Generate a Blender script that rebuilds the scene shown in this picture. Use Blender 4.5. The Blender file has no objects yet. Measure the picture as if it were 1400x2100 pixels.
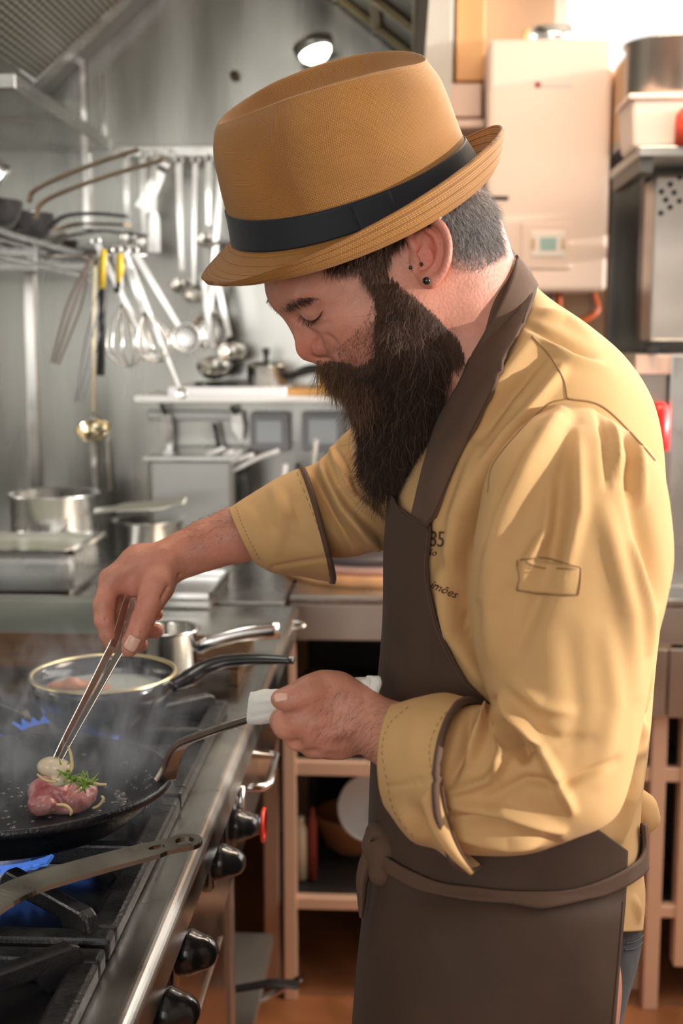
import bpy, bmesh, math, random
import numpy as np
from mathutils import Vector, Matrix
random.seed(7); RNG = np.random.default_rng(7)
S = bpy.context.scene
COL = S.collection
PI = math.pi
# ------------------------------------------------------------------ camera
F_PX = 2500.0; H_CAM = 1.42
PITCH = math.atan(350 / F_PX); YAW = math.atan(130 / (F_PX / math.cos(PITCH)))
FW = np.array([-math.sin(YAW) * math.cos(PITCH), math.cos(YAW) * math.cos(PITCH), -math.sin(PITCH)])
RT = np.array([math.cos(YAW), math.sin(YAW), 0.0]); DN = np.cross(FW, RT)
O = np.array([0, 0, H_CAM])
cam = bpy.data.cameras.new('camera'); camo = bpy.data.objects.new('camera', cam); COL.objects.link(camo)
camo.matrix_world = Matrix(((RT[0], -DN[0], -FW[0], O[0]), (RT[1], -DN[1], -FW[1], O[1]), (RT[2], -DN[2], -FW[2], O[2]), (0, 0, 0, 1)))
cam.sensor_fit = 'VERTICAL'; cam.sensor_height = 36; cam.lens = 36 * F_PX / 2100
cam.clip_start = .05; cam.clip_end = 60
cam.dof.use_dof = True; cam.dof.focus_distance = 1.10; cam.dof.aperture_fstop = 5.4
S.camera = camo
S.view_settings.view_transform = 'Standard'; S.view_settings.look = 'None'
S.view_settings.gamma = 1; S.view_settings.exposure = 0.3
S.view_settings.use_curve_mapping = False
# ------------------------------------------------------------------ world and light
W = bpy.data.worlds.new('sky'); S.world = W; W.use_nodes = True
W.node_tree.nodes['Background'].inputs[0].default_value = (1, .985, .96, 1)
W.node_tree.nodes['Background'].inputs[1].default_value = 1.0

def area(name, loc, target, sx, sy, power, color):
    l = bpy.data.lights.new(name, 'AREA'); l.shape = 'RECTANGLE'; l.size = sx; l.size_y = sy
    l.energy = power; l.color = color
    o = bpy.data.objects.new(name, l); COL.objects.link(o); o.location = loc
    o.rotation_euler = (Vector(target) - Vector(loc)).to_track_quat('-Z', 'Y').to_euler()
    return o
area('window_light_right', (1.66, 1.9, 1.95), (0.2, 1.3, 1.25), 2.4, 1.1, 34, (1, .93, .84))
area('window_light_front', (-.9, -1.75, 1.75), (-.1, 1.2, 1.2), 2.2, 1.3, 27, (1, .985, .96))
area('window_light_back', (1.0, 3.3, 2.3), (.6, 1.0, 1.2), 1.0, .35, 16, (1, .97, .92))
area('stove_fill_light', (-.75, 1.5, 2.3), (-.55, 1.5, .9), .5, 1.4, 12, (1, .98, .88))  # broad fill added over the stove; no ceiling fitting there
area('floor_fill_light', (.3, 2.1, 2.5), (.1, 2.1, 0), .5, 1.0, 26, (1, .80, .60))  # warm fill added to brighten the orange floor, no real fitting
sun = bpy.data.lights.new('sun', 'SUN'); sun.energy = 4; sun.angle = .01; sun.color = (1, .96, .90)
suno = bpy.data.objects.new('sun', sun); COL.objects.link(suno)
suno.rotation_euler = Vector((-.95, .15, -.13)).to_track_quat('-Z', 'Y').to_euler()

# ------------------------------------------------------------------ pixel helpers (photo frame 1400 x 2100)
def ray(u, v): return FW + (u - 700) / F_PX * RT + (v - 1050) / F_PX * DN
def PY(u, v, Y): q = ray(u, v); return O + q * (Y / q[1])
def G(u, v, z): q = ray(u, v); return O + q * ((z - H_CAM) / q[2])
def PXX(u, v, X): q = ray(u, v); return O + q * (X / q[0])
def PD(u, v, D): return O + ray(u, v) * D
def C3(u, v, D): return np.array([(u - 700) / F_PX * D, (v - 1050) / F_PX * D, D])   # the same point in the camera's metric frame
R3 = np.stack([RT, DN, FW], 1)
def W3(p): return np.asarray(p) @ R3.T + O
def I3(p): return (np.asarray(p) - O) @ R3
def proj(p):
    q = I3(p); return 700 + F_PX * q[..., 0] / q[..., 2], 1050 + F_PX * q[..., 1] / q[..., 2]
# ------------------------------------------------------------------ materials
def srgb(r, g, b):
    f = lambda c: (c / 12.92 if c <= .04045 else ((c + .055) / 1.055) ** 2.4)
    return (f(r / 255), f(g / 255), f(b / 255))
MATS = {}
def mat(name, col, rough=.5, metal=0.0, bump=0.0, bscale=60, var=0.0, vscale=8, emit=None, estr=0, sss=0, stretch=None,
        coat=0, trans=0, spec=.5, col2=None, sheen=0, rvar=0, alpha=1, det=3, island=0):
    if name in MATS: return MATS[name]
    m = bpy.data.materials.new(name); m.use_nodes = True; MATS[name] = m
    nt = m.node_tree; N = nt.nodes; L = nt.links; b = N['Principled BSDF']
    b.inputs['Base Color'].default_value = (*col, 1); b.inputs['Roughness'].default_value = rough
    b.inputs['Metallic'].default_value = metal; b.inputs['Specular IOR Level'].default_value = spec
    if alpha < 1: b.inputs['Alpha'].default_value = alpha
    if coat: b.inputs['Coat Weight'].default_value = coat; b.inputs['Coat Roughness'].default_value = .15
    if trans: b.inputs['Transmission Weight'].default_value = trans
    if sheen: b.inputs['Sheen Weight'].default_value = sheen
    if emit: b.inputs['Emission Color'].default_value = (*emit, 1); b.inputs['Emission Strength'].default_value = estr
    if sss:
        b.inputs['Subsurface Weight'].default_value = sss; b.inputs['Subsurface Radius'].default_value = (1, .35, .2)
        b.inputs['Subsurface Scale'].default_value = .006
    if bump or var or rvar or island:
        tc = N.new('ShaderNodeTexCoord'); mp = N.new('ShaderNodeMapping'); L.new(tc.outputs['Object'], mp.inputs[0])
        if stretch: mp.inputs['Scale'].default_value = stretch
    if bump:
        n = N.new('ShaderNodeTexNoise'); n.inputs['Scale'].default_value = bscale; n.inputs['Detail'].default_value = det
        L.new(mp.outputs[0], n.inputs[0]); bp = N.new('ShaderNodeBump'); bp.inputs['Strength'].default_value = bump
        bp.inputs['Distance'].default_value = .002; L.new(n.outputs[0], bp.inputs['Height']); L.new(bp.outputs[0], b.inputs['Normal'])
    if var or rvar:
        n2 = N.new('ShaderNodeTexNoise'); n2.inputs['Scale'].default_value = vscale; n2.inputs['Detail'].default_value = 4
        L.new(mp.outputs[0], n2.inputs[0])
        cr = N.new('ShaderNodeMapRange'); cr.inputs[1].default_value = .3; cr.inputs[2].default_value = .7
        L.new(n2.outputs[0], cr.inputs[0])
        if var:
            mx = N.new('ShaderNodeMix'); mx.data_type = 'RGBA'; L.new(cr.outputs[0], mx.inputs[0])
            c2 = col2 or tuple(c * (1 - var) for c in col)
            mx.inputs[6].default_value = (*c2, 1); mx.inputs[7].default_value = (*col, 1); L.new(mx.outputs[2], b.inputs['Base Color'])
        if rvar:
            m2 = N.new('ShaderNodeMapRange'); L.new(n2.outputs[0], m2.inputs[0]); m2.inputs[1].default_value = .3; m2.inputs[2].default_value = .7
            m2.inputs[3].default_value = max(.03, rough - rvar); m2.inputs[4].default_value = rough + rvar; L.new(m2.outputs[0], b.inputs['Roughness'])
    if island:
        g = N.new('ShaderNodeNewGeometry'); mx = N.new('ShaderNodeMix'); mx.data_type = 'RGBA'
        L.new(g.outputs['Random Per Island'], mx.inputs[0]); mx.inputs[6].default_value = (*col, 1); mx.inputs[7].default_value = (*col2, 1)
        L.new(mx.outputs[2], b.inputs['Base Color'])
    return m
STEEL = mat('steel', (.62, .62, .60), .26, 1, bump=.05, bscale=40, var=.2, vscale=5, rvar=.08, stretch=(1, 1, 8))
STEEL_D = mat('steel_dull', (.50, .50, .48), .42, 1, bump=.08, bscale=30, var=.3, vscale=3, rvar=.1)
STEEL_S = mat('steel_shiny', (.75, .74, .72), .14, 1, bump=.03, bscale=60, rvar=.05, vscale=20)
STEEL_W = mat('steel_warm', (.60, .55, .50), .33, 1, bump=.04, bscale=30, var=.2, vscale=3, rvar=.1)
IRON = mat('cast_iron', (.018, .018, .020), .38, .0, bump=.3, bscale=420, rvar=.15, vscale=60, spec=.7)
IRON_W = mat('worn_iron', (.035, .035, .038), .36, .2, bump=.4, bscale=340, var=.6, vscale=35, rvar=.15)
BLACK = mat('black_plastic', (.012, .012, .013), .22, 0, coat=.4, rvar=.05, vscale=30)
BLACKM = mat('black_rubber', (.02, .02, .022), .5)
WHITE = mat('white_plastic', (.80, .80, .78), .4, bump=.02)
# ------------------------------------------------------------------ meshes
def link_mesh(name, V, Fc, m, parent=None, smooth=True, uv=None, loops_uv=None):
    me = bpy.data.meshes.new(name)
    V = np.asarray(V, dtype=np.float64)
    me.from_pydata(V.tolist(), [], [tuple(int(i) for i in f) for f in Fc] if not isinstance(Fc, np.ndarray) else Fc.tolist())
    if smooth: me.polygons.foreach_set('use_smooth', [True] * len(me.polygons))
    me.update(); me.validate()
    if m: me.materials.append(m)
    if uv is not None:
        ul = me.uv_layers.new(name='UVMap'); li = np.empty(len(me.loops), dtype=np.int64); me.loops.foreach_get('vertex_index', li)
        ul.data.foreach_set('uv', np.asarray(uv)[li].astype(np.float32).ravel())
    o = bpy.data.objects.new(name, me); COL.objects.link(o)
    if parent is not None:
        o.parent = parent; o.matrix_parent_inverse = pinv(parent)
    return o
def pinv(p):
    M = Matrix.Identity(4)
    while p is not None:
        M = Matrix.LocRotScale(p.location, p.rotation_euler, p.scale) @ M if p.parent is None else p.matrix_parent_inverse @ Matrix.LocRotScale(p.location, p.rotation_euler, p.scale) @ M
        p = p.parent
    return M.inverted()
def tag(o, label=None, cat=None, group=None, kind=None):
    if label: o['label'] = label
    if cat: o['category'] = cat
    if group: o['group'] = group
    if kind: o['kind'] = kind
    return o
def thing(name, label, cat, loc=(0, 0, 0), group=None):
    o = bpy.data.objects.new(name, None); COL.objects.link(o); o.location = tuple(float(x) for x in loc); o.empty_display_size = .05
    return tag(o, label, cat, group)
def nrm(v): v = np.asarray(v, float); return v / (np.linalg.norm(v) + 1e-12)
class MB:
    def __init__(s): s.v = []; s.f = []; s.n = 0; s.sm = []
    def add(s, V, Fc, smooth=True):
        V = np.asarray(V, float).reshape(-1, 3)
        s.v.append(V)
        for f in Fc: s.f.append(tuple(int(i) + s.n for i in f)); s.sm.append(smooth)
        s.n += len(V); return s
    def box(s, a, b, M=None):
        a = np.array(a, float); b = np.array(b, float); lo = np.minimum(a, b); hi = np.maximum(a, b)
        V = np.array([[(hi if (i >> k) & 1 else lo)[k] for k in range(3)] for i in range(8)])
        if M is not None: V = V @ np.array(M)[:3, :3].T + np.array(M)[:3, 3]
        return s.add(V, [(0, 2, 3, 1), (4, 5, 7, 6), (0, 1, 5, 4), (2, 6, 7, 3), (0, 4, 6, 2), (1, 3, 7, 5)], False)
    def obox(s, c, ax, ay, az):
        c = np.array(c, float); V = [c + (1 if i & 1 else -1) * np.array(ax) + (1 if i & 2 else -1) * np.array(ay) + (1 if i & 4 else -1) * np.array(az) for i in range(8)]
        fs = [(0, 2, 3, 1), (4, 5, 7, 6), (0, 1, 5, 4), (2, 6, 7, 3), (0, 4, 6, 2), (1, 3, 7, 5)]
        if np.dot(np.cross(ax, ay), az) < 0: fs = [tuple(reversed(f)) for f in fs]
        return s.add(V, fs, False)
    def quad(s, a, b, c, d): return s.add([a, b, c, d], [(0, 1, 2, 3)], False)
    def tube(s, path, rad, n=12, flat=1.0, up=(0, 0, 1), cap=True, closed=False):
        path = np.array(path, float); k = len(path); rad = np.broadcast_to(np.array(rad, float), (k,))
        V = []; T = np.gradient(path, axis=0)
        if closed: T = np.roll(path, -1, 0) - np.roll(path, 1, 0)
        a = nrm(np.cross(T[0], up)); 
        if np.linalg.norm(np.cross(T[0], up)) < 1e-6: a = nrm(np.cross(T[0], (1, 0, 0)))
        for i in range(k):
            t = nrm(T[i]); a = nrm(a - np.dot(a, t) * t); b = np.cross(t, a)
            for j in range(n):
                th = 2 * PI * j / n; V.append(path[i] + rad[i] * (math.cos(th) * a + math.sin(th) * b * flat))
        Fc = []
        for i in range(k if closed else k - 1):
            for j in range(n):
                i2 = (i + 1) % k
                Fc.append((i * n + j, i * n + (j + 1) % n, i2 * n + (j + 1) % n, i2 * n + j))
        if cap and not closed: Fc.append(tuple(range(n))[::-1]); Fc.append(tuple((k - 1) * n + j for j in range(n)))
        return s.add(V, Fc)
    def lathe(s, prof, c=(0, 0, 0), n=48, axis=(0, 0, 1), sx=1, ref=None):
        ax = nrm(axis); e1 = nrm(np.cross(ax, ref if ref is not None else ((0, 1, 0) if abs(ax[1]) < .9 else (1, 0, 0)))); e2 = np.cross(ax, e1); c = np.array(c, float)
        V = []; Fc = []
        for (r_, z_) in prof:
            for j in range(n):
                th = 2 * PI * j / n; V.append(c + max(r_, 1e-5) * (sx * math.cos(th) * e1 + math.sin(th) * e2) + z_ * ax)
        for i in range(len(prof) - 1):
            for j in range(n): Fc.append((i * n + j, i * n + (j + 1) % n, (i + 1) * n + (j + 1) % n, (i + 1) * n + j))
        return s.add(V, Fc)
    def sph(s, c, r, n=20, sc=(1, 1, 1)):
        prof = [(math.sin(PI * i / (n // 2)), -math.cos(PI * i / (n // 2))) for i in range(n // 2 + 1)]
        st = s.n; s.lathe(prof, (0, 0, 0), n); V = s.v[-1]; s.v[-1] = V * np.array(sc) * r + np.array(c, float); return s
    def prism(s, poly, h0, h1, M=None):
        n = len(poly); V = [(x, y, h0) for x, y in poly] + [(x, y, h1) for x, y in poly]
        V = np.array(V, float)
        if M is not None: V = V @ np.array(M)[:3, :3].T + np.array(M)[:3, 3]
        return s.add(V, [tuple(range(n))[::-1], tuple(range(n, 2 * n))] + [(i, (i + 1) % n, n + (i + 1) % n, n + i) for i in range(n)], False)
    def strip(s, path, wdir, widths, thick, n=1):
        path = np.array(path, float); k = len(path); T = np.gradient(path, axis=0); widths = np.broadcast_to(np.array(widths, float), (k,)); V = []
        for i in range(k):
            t = nrm(T[i]); w = nrm(np.array(wdir) - np.dot(wdir, t) * t); nn = np.cross(t, w)
            for (x, y) in ((-1, -1), (1, -1), (1, 1), (-1, 1)): V.append(path[i] + w * widths[i] / 2 * x + nn * thick / 2 * y)
        Fc = [(i * 4 + j, i * 4 + (j + 1) % 4, (i + 1) * 4 + (j + 1) % 4, (i + 1) * 4 + j) for i in range(k - 1) for j in range(4)]
        Fc += [(3, 2, 1, 0), tuple((k - 1) * 4 + j for j in range(4))]
        return s.add(V, Fc, False)
    def build(s, name, m, parent=None, bevel=0, smooth=None):
        o = link_mesh(name, np.concatenate(s.v), s.f, m, parent, smooth=False)
        o.data.polygons.foreach_set('use_smooth', s.sm if smooth is None else [smooth] * len(s.sm))
        bm = bmesh.new(); bm.from_mesh(o.data); bmesh.ops.recalc_face_normals(bm, faces=bm.faces); bm.to_mesh(o.data); bm.free()
        if bevel:
            md = o.modifiers.new('bevel', 'BEVEL'); md.width = bevel; md.segments = 2; md.limit_method = 'ANGLE'; md.angle_limit = math.radians(40)
        return o
def spline(pts, n):
    P = np.array(pts, float); k = len(P); t = np.linspace(0, k - 1, n); out = []
    for x in t:
        i = min(int(x), k - 2); f = x - i
        p0 = P[max(i - 1, 0)]; p1 = P[i]; p2 = P[i + 1]; p3 = P[min(i + 2, k - 1)]
        if i == 0: p0 = 2 * p1 - p2
        if i == k - 2: p3 = 2 * p2 - p1
        out.append(.5 * ((2 * p1) + (-p0 + p2) * f + (2 * p0 - 5 * p1 + 4 * p2 - p3) * f * f + (-p0 + 3 * p1 - 3 * p2 + p3) * f ** 3))
    return np.array(out)
def copy_tree(o, parent=None, dM=None):
    c = o.copy(); COL.objects.link(c)
    if parent is not None: c.parent = parent
    for ch in list(o.children): copy_tree(ch, c)
    return c
# ------------------------------------------------------------------ the room
def struct(name, mb, m, bevel=0):
    o = mb.build(name, m, bevel=bevel); o['kind'] = 'structure'; return o
FLOOR_M = mat('terracotta', (.40, .15, .06), .42, bump=.15, bscale=25, var=.55, vscale=6, rvar=.1)
def tile_nodes(m):
    nt = m.node_tree; N = nt.nodes; L = nt.links; b = N['Principled BSDF']; src = b.inputs['Base Color'].links[0].from_socket
    br = N.new('ShaderNodeTexBrick'); br.offset = 0; br.inputs['Scale'].default_value = 3.2; br.inputs['Mortar Size'].default_value = .012
    br.inputs['Brick Width'].default_value = 1; br.inputs['Row Height'].default_value = 1
    tc = N.new('ShaderNodeTexCoord'); L.new(tc.outputs['Object'], br.inputs[0])
    mx = N.new('ShaderNodeMix'); mx.data_type = 'RGBA'; L.new(br.outputs['Fac'], mx.inputs[0]); L.new(src, mx.inputs[6])
    mx.inputs[7].default_value = (.14, .08, .05, 1); L.new(mx.outputs[2], b.inputs['Base Color'])
tile_nodes(FLOOR_M)
WALL_M = mat('tan_wall', (.62, .42, .28), .7, bump=.1, bscale=40, var=.12, vscale=2)
WALL_W = mat('pale_wall', (.62, .58, .52), .7, bump=.1, bscale=40, var=.1, vscale=2)
CLAD = mat('steel_cladding', (.46, .455, .42), .27, 1, bump=.2, bscale=3, var=.55, vscale=1.7, rvar=.14, stretch=(3.5, 2, .5))
XL, XR, YB, YF, ZC = -1.35, 1.75, 3.4, -1.9, 2.7
struct('floor', MB().box((XL, YF, -.1), (XR, YB, 0)), FLOOR_M)
struct('ceiling', MB().box((XL - .1, YF, ZC), (XR + .1, YB + .1, ZC + .1)), WALL_W)
# back wall with a high window at its right
wx0, wx1, wz0 = .39, 1.6, 2.09
struct('wall_back', MB().box((XL, YB, 0), (XR, YB + .1, wz0)).box((XL, YB, wz0), (wx0, YB + .1, ZC)).box((wx1, YB, wz0), (XR, YB + .1, ZC)).box((wx0, YB, 2.6), (wx1, YB + .1, ZC)), WALL_M)
struct('wall_left', MB().box((XL - .1, YF, 0), (XL, YB, ZC)), CLAD)
struct('wall_right', MB().box((XR, YF, 0), (XR + .1, YB, 1.25)).box((XR, YF, 2.6), (XR + .1, YB, ZC)).box((XR, YF, 1.25), (XR + .1, .3, 2.6)).box((XR, 3.2, 1.25), (XR + .1, YB, 2.6)), WALL_W)
struct('wall_front', MB().box((XL, YF - .1, 0), (XR, YF, 1.0)).box((XL, YF - .1, 2.45), (XR, YF, ZC)).box((XL, YF - .1, 1), (-.2 - 1.0, YF, 2.45)).box((.9, YF - .1, 1), (XR, YF, 2.45)), WALL_W)
FR = mat('window_frame_paint', (.75, .73, .70), .4)
def winframe(name, a, b, th, axis):
    a = np.array(a, float); b = np.array(b, float); mb = MB(); t = .035
    h = 1 - axis  # horizontal running axis (0: x, 1: y)
    def bar(lo, hi): mb.box(lo, hi)
    for z in (a[2], b[2] - t): lo = a.copy(); hi = b.copy(); lo[2] = z; hi[2] = z + t; bar(lo, hi)
    for k in (0, .5, 1):
        lo = a.copy(); hi = b.copy(); x = a[h] + (b[h] - a[h] - t) * k; lo[h] = x; hi[h] = x + t; bar(lo, hi)
    return struct(name, mb, FR)
winframe('window_1', (wx0, YB + .02, wz0), (wx1, YB + .06, 2.6), .04, 1)
winframe('window_2', (XR + .02, .3, 1.25), (XR + .06, 3.2, 2.6), .04, 0)
winframe('window_3', (-1.2, YF - .06, 1.0), (.9, YF - .02, 2.45), .04, 1)
# ------------------------------------------------------------------ implicit surfaces (metric camera frame) and surface nets
def cone(a, b, ra, rb, k=.006, op='u', fl=None):
    return dict(t='c', a=np.array(a, float), b=np.array(b, float), ra=ra, rb=rb, k=k, op=op, fl=fl)
def ell(c, r, ax=None, k=.006, op='u'):
    A = np.eye(3) if ax is None else np.array([nrm(ax[0]), nrm(ax[1]), np.cross(nrm(ax[0]), nrm(ax[1]))])
    return dict(t='e', c=np.array(c, float), r=np.array(r, float), A=A, k=k, op=op)
def chain(pts, k=.004, op='u', fl=None):      # pts: (u, v, D, radius in mm)
    out = []
    for p, q in zip(pts[:-1], pts[1:]): out.append(cone(C3(*p[:3]), C3(*q[:3]), p[3] / 1000, q[3] / 1000, k, op, fl))
    return out
def dist(pr, X):
    if pr['t'] == 'c':
        a, b = pr['a'], pr['b']; ba = b - a; pa = X - a; t = np.clip((pa @ ba) / (ba @ ba + 1e-12), 0, 1)
        q = pa - t[..., None] * ba
        if pr['fl'] is not None:                      # flatten across a direction
            n, s_ = pr['fl']; n = nrm(n); q = q + (q @ n)[..., None] * n * (s_ - 1)
        return np.sqrt((q * q).sum(-1)) - (pr['ra'] + (pr['rb'] - pr['ra']) * t)
    p = (X - pr['c']) @ pr['A'].T; r_ = pr['r']
    k0 = np.sqrt(((p / r_) ** 2).sum(-1)) + 1e-9; k1 = np.sqrt(((p / r_ ** 2) ** 2).sum(-1)) + 1e-9
    return k0 * (k0 - 1) / k1
def surface(prims, h, smooth=1):
    los, his = [], []
    for p in prims:
        m = .004 + p['k']
        if p['t'] == 'c': r_ = max(p['ra'], p['rb']); lo = np.minimum(p['a'], p['b']) - r_ - m; hi = np.maximum(p['a'], p['b']) + r_ + m
        else: r_ = np.sqrt(((p['A'] * p['r'][:, None]) ** 2).sum(0)); lo = p['c'] - r_ - m; hi = p['c'] + r_ + m
        p['lo'] = lo; p['hi'] = hi
        if p['op'] == 'u': los.append(lo); his.append(hi)
    lo = np.min(los, 0) - 3 * h; hi = np.max(his, 0) + 3 * h; n = np.ceil((hi - lo) / h).astype(int) + 1
    Fd = np.full(tuple(n), .05, dtype=np.float32)
    ax = [lo[i] + h * np.arange(n[i]) for i in range(3)]
    for p in prims:
        s0 = np.clip(np.floor((p['lo'] - lo) / h).astype(int) - 1, 0, n - 1); s1 = np.clip(np.ceil((p['hi'] - lo) / h).astype(int) + 2, 1, n)
        if (s1 <= s0).any(): continue
        X = np.stack(np.meshgrid(*[ax[i][s0[i]:s1[i]] for i in range(3)], indexing='ij'), -1)
        d_ = dist(p, X); sl = tuple(slice(s0[i], s1[i]) for i in range(3)); cur = Fd[sl]; k = p['k']
        if p['op'] == 'u':
            hh = np.maximum(k - np.abs(cur - d_), 0) / k; Fd[sl] = np.minimum(cur, d_) - hh * hh * k * .25
        else:
            hh = np.maximum(k - np.abs(cur + d_), 0) / k; Fd[sl] = np.maximum(cur, -d_) + hh * hh * k * .25
    return nets(Fd, lo, h, smooth)
def nets(Fd, lo, h, smooth=1):
    In = Fd < 0; n = np.array(Fd.shape)
    c = np.zeros(tuple(n - 1), np.int8)
    for dx in (0, 1):
        for dy in (0, 1):
            for dz in (0, 1): c += In[dx:n[0] - 1 + dx, dy:n[1] - 1 + dy, dz:n[2] - 1 + dz]
    cells = np.argwhere((c > 0) & (c < 8)); idx = -np.ones(tuple(n - 1), np.int64); idx[tuple(cells.T)] = np.arange(len(cells))
    acc = np.zeros((len(cells), 3)); cnt = np.zeros(len(cells))
    cor = [(x, y, z) for x in (0, 1) for y in (0, 1) for z in (0, 1)]
    for a in cor:
        for b in cor:
            if sum(abs(np.array(a) - b)) == 1 and a < b:
                fa = Fd[tuple((cells + a).T)]; fb = Fd[tuple((cells + b).T)]; mk = (fa < 0) != (fb < 0)
                t = np.where(mk, fa / (fa - fb + 1e-20), 0); p = np.array(a) + t[:, None] * (np.array(b) - np.array(a))
                acc[mk] += p[mk]; cnt[mk] += 1
    V = lo + h * (cells + acc / np.maximum(cnt, 1)[:, None])
    Q = []
    for d_ in range(3):
        o = [0, 0, 0]; o[d_] = 1; sl0 = [slice(0, n[i] - (1 if i == d_ else 0)) for i in range(3)]; sl1 = [slice(o[i], n[i]) for i in range(3)]
        A = In[tuple(sl0)]; B = In[tuple(sl1)]; e = np.argwhere(A != B); e1, e2 = [i for i in range(3) if i != d_]
        e = e[(e[:, e1] > 0) & (e[:, e2] > 0)]; e = e[(e[:, e1] < n[e1] - 1) & (e[:, e2] < n[e2] - 1)]
        def g(a, b): q = e.copy(); q[:, e1] -= a; q[:, e2] -= b; return idx[tuple(q.T)]
        q = np.stack([g(0, 0), g(1, 0), g(1, 1), g(0, 1)], 1); flip = A[tuple(e.T)] ^ (d_ == 1)
        q[~flip] = q[~flip][:, ::-1]; Q.append(q)
    Q = np.concatenate(Q); Q = Q[(Q >= 0).all(1)]
    for _ in range(smooth):
        s_ = np.zeros_like(V); k = np.zeros(len(V))
        for i in range(4):
            a, b = Q[:, i], Q[:, (i + 1) % 4]; np.add.at(s_, a, V[b]); np.add.at(k, a, 1)
        V = .4 * V + .6 * s_ / np.maximum(k, 1)[:, None]
    return V, Q
def vnormals(V, Q):
    N = np.zeros_like(V); n = np.cross(V[Q[:, 2]] - V[Q[:, 0]], V[Q[:, 3]] - V[Q[:, 1]])
    for i in range(4): np.add.at(N, Q[:, i], n)
    return N / (np.linalg.norm(N, axis=1)[:, None] + 1e-12)
def smoothnoise(P, scale, seed=0, oct=3):
    r_ = np.random.default_rng(seed); out = np.zeros(P.shape[:-1]); amp = 1
    for o in range(oct):
        for _ in range(6):
            w = r_.normal(size=3) * scale; out += amp * np.sin(P @ w + r_.uniform(0, 6.28)) / 6
        scale *= 2; amp *= .5
    return out
# ------------------------------------------------------------------ lofts and cloth
def loft_grid(secs, nv, nu, p=2.0):
    """secs: list of (a, b, n) each (u, v, D): the two silhouette points and the nearest point of the ring."""
    A = spline([C3(*s[0]) for s in secs], nv); B = spline([C3(*s[1]) for s in secs], nv); N_ = spline([C3(*s[2]) for s in secs], nv)
    c = (A + B) / 2; ex = (B - A) / 2; en = N_ - c; th = np.linspace(0, 2 * PI, nu, endpoint=False)
    cs = np.sign(np.cos(th)) * np.abs(np.cos(th)) ** (2 / p); sn = np.sign(np.sin(th)) * np.abs(np.sin(th)) ** (2 / p)
    return c[:, None] + ex[:, None] * cs[None, :, None] + en[:, None] * sn[None, :, None]
def grid_normals(Gd, closed=True):
    du = (np.roll(Gd, -1, 1) - np.roll(Gd, 1, 1)) if closed else np.gradient(Gd, axis=1)
    dv = np.gradient(Gd, axis=0); n = np.cross(du, dv); n /= np.linalg.norm(n, axis=-1)[..., None] + 1e-12
    if closed:
        c = Gd.mean(1, keepdims=True)
        if ((Gd - c) * n).sum() < 0: n = -n
    return n
def cproj(P): return 700 + F_PX * P[..., 0] / P[..., 2], 1050 + F_PX * P[..., 1] / P[..., 2]
def segdist(u, v, poly):
    best = np.full(u.shape, 1e9); tt = np.zeros(u.shape); poly = np.array(poly, float); L = np.r_[0, np.cumsum(np.linalg.norm(np.diff(poly, axis=0), axis=1))]
    for i in range(len(poly) - 1):
        a, b = poly[i], poly[i + 1]; ab = b - a; t = np.clip(((u - a[0]) * ab[0] + (v - a[1]) * ab[1]) / (ab @ ab + 1e-9), 0, 1)
        d_ = np.hypot(u - a[0] - t * ab[0], v - a[1] - t * ab[1]); m = d_ < best; best = np.where(m, d_, best)
        tt = np.where(m, (L[i] + t * (L[i + 1] - L[i])) / L[-1], tt)
    return best, tt
def folds(P, N, strokes, front=True):
    """strokes: (polyline in px, height in mm, width in px [, taper])"""
    u, v = cproj(P); face = -(N * P).sum(-1) / np.linalg.norm(P, axis=-1); w0 = np.clip(face * 3, 0, 1) if front else 1.0
    d_tot = np.zeros(P.shape[:-1])
    for s in strokes:
        d_, t = segdist(u, v, s[0]); tap = np.sin(PI * np.clip(t * .9 + .05, 0, 1)) ** .6 if (len(s) < 4 or s[3]) else 1
        d_tot += s[1] / 1000 * np.exp(-(d_ / s[2]) ** 2) * tap
    return P + N * (d_tot * w0)[..., None]
def grid_faces(nv, nu, closed=True):
    i, j = np.meshgrid(np.arange(nv - 1), np.arange(nu if closed else nu - 1), indexing='ij'); j2 = (j + 1) % nu
    return np.stack([i * nu + j, i * nu + j2, (i + 1) * nu + j2, (i + 1) * nu + j], -1).reshape(-1, 4)
def build_grid(name, Gd, m, parent, closed=True, caps=True, uv=None, solid=0, world=False):
    nv, nu = Gd.shape[:2]; V = Gd.reshape(-1, 3); Fc = grid_faces(nv, nu, closed).tolist()
    if caps and closed: Fc.append(list(range(nu))[::-1]); Fc.append([(nv - 1) * nu + j for j in range(nu)])
    o = link_mesh(name, V if world else W3(V), Fc, m, parent, uv=uv)
    if solid:
        md = o.modifiers.new('thickness', 'SOLIDIFY'); md.thickness = solid; md.offset = 0
    if closed and caps:
        bm = bmesh.new(); bm.from_mesh(o.data); bmesh.ops.recalc_face_normals(bm, faces=bm.faces); bm.to_mesh(o.data); bm.free()
    return o
def inpoly(u, v, poly):
    poly = np.array(poly, float); c = np.zeros(u.shape, bool); j = len(poly) - 1
    for i in range(len(poly)):
        x0, y0 = poly[i]; x1, y1 = poly[j]
        with np.errstate(divide='ignore', invalid='ignore'):
            c ^= ((y0 > v) != (y1 > v)) & (u < (x1 - x0) * (v - y0) / (y1 - y0 + 1e-12) + x0)
        j = i
    return c
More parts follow.
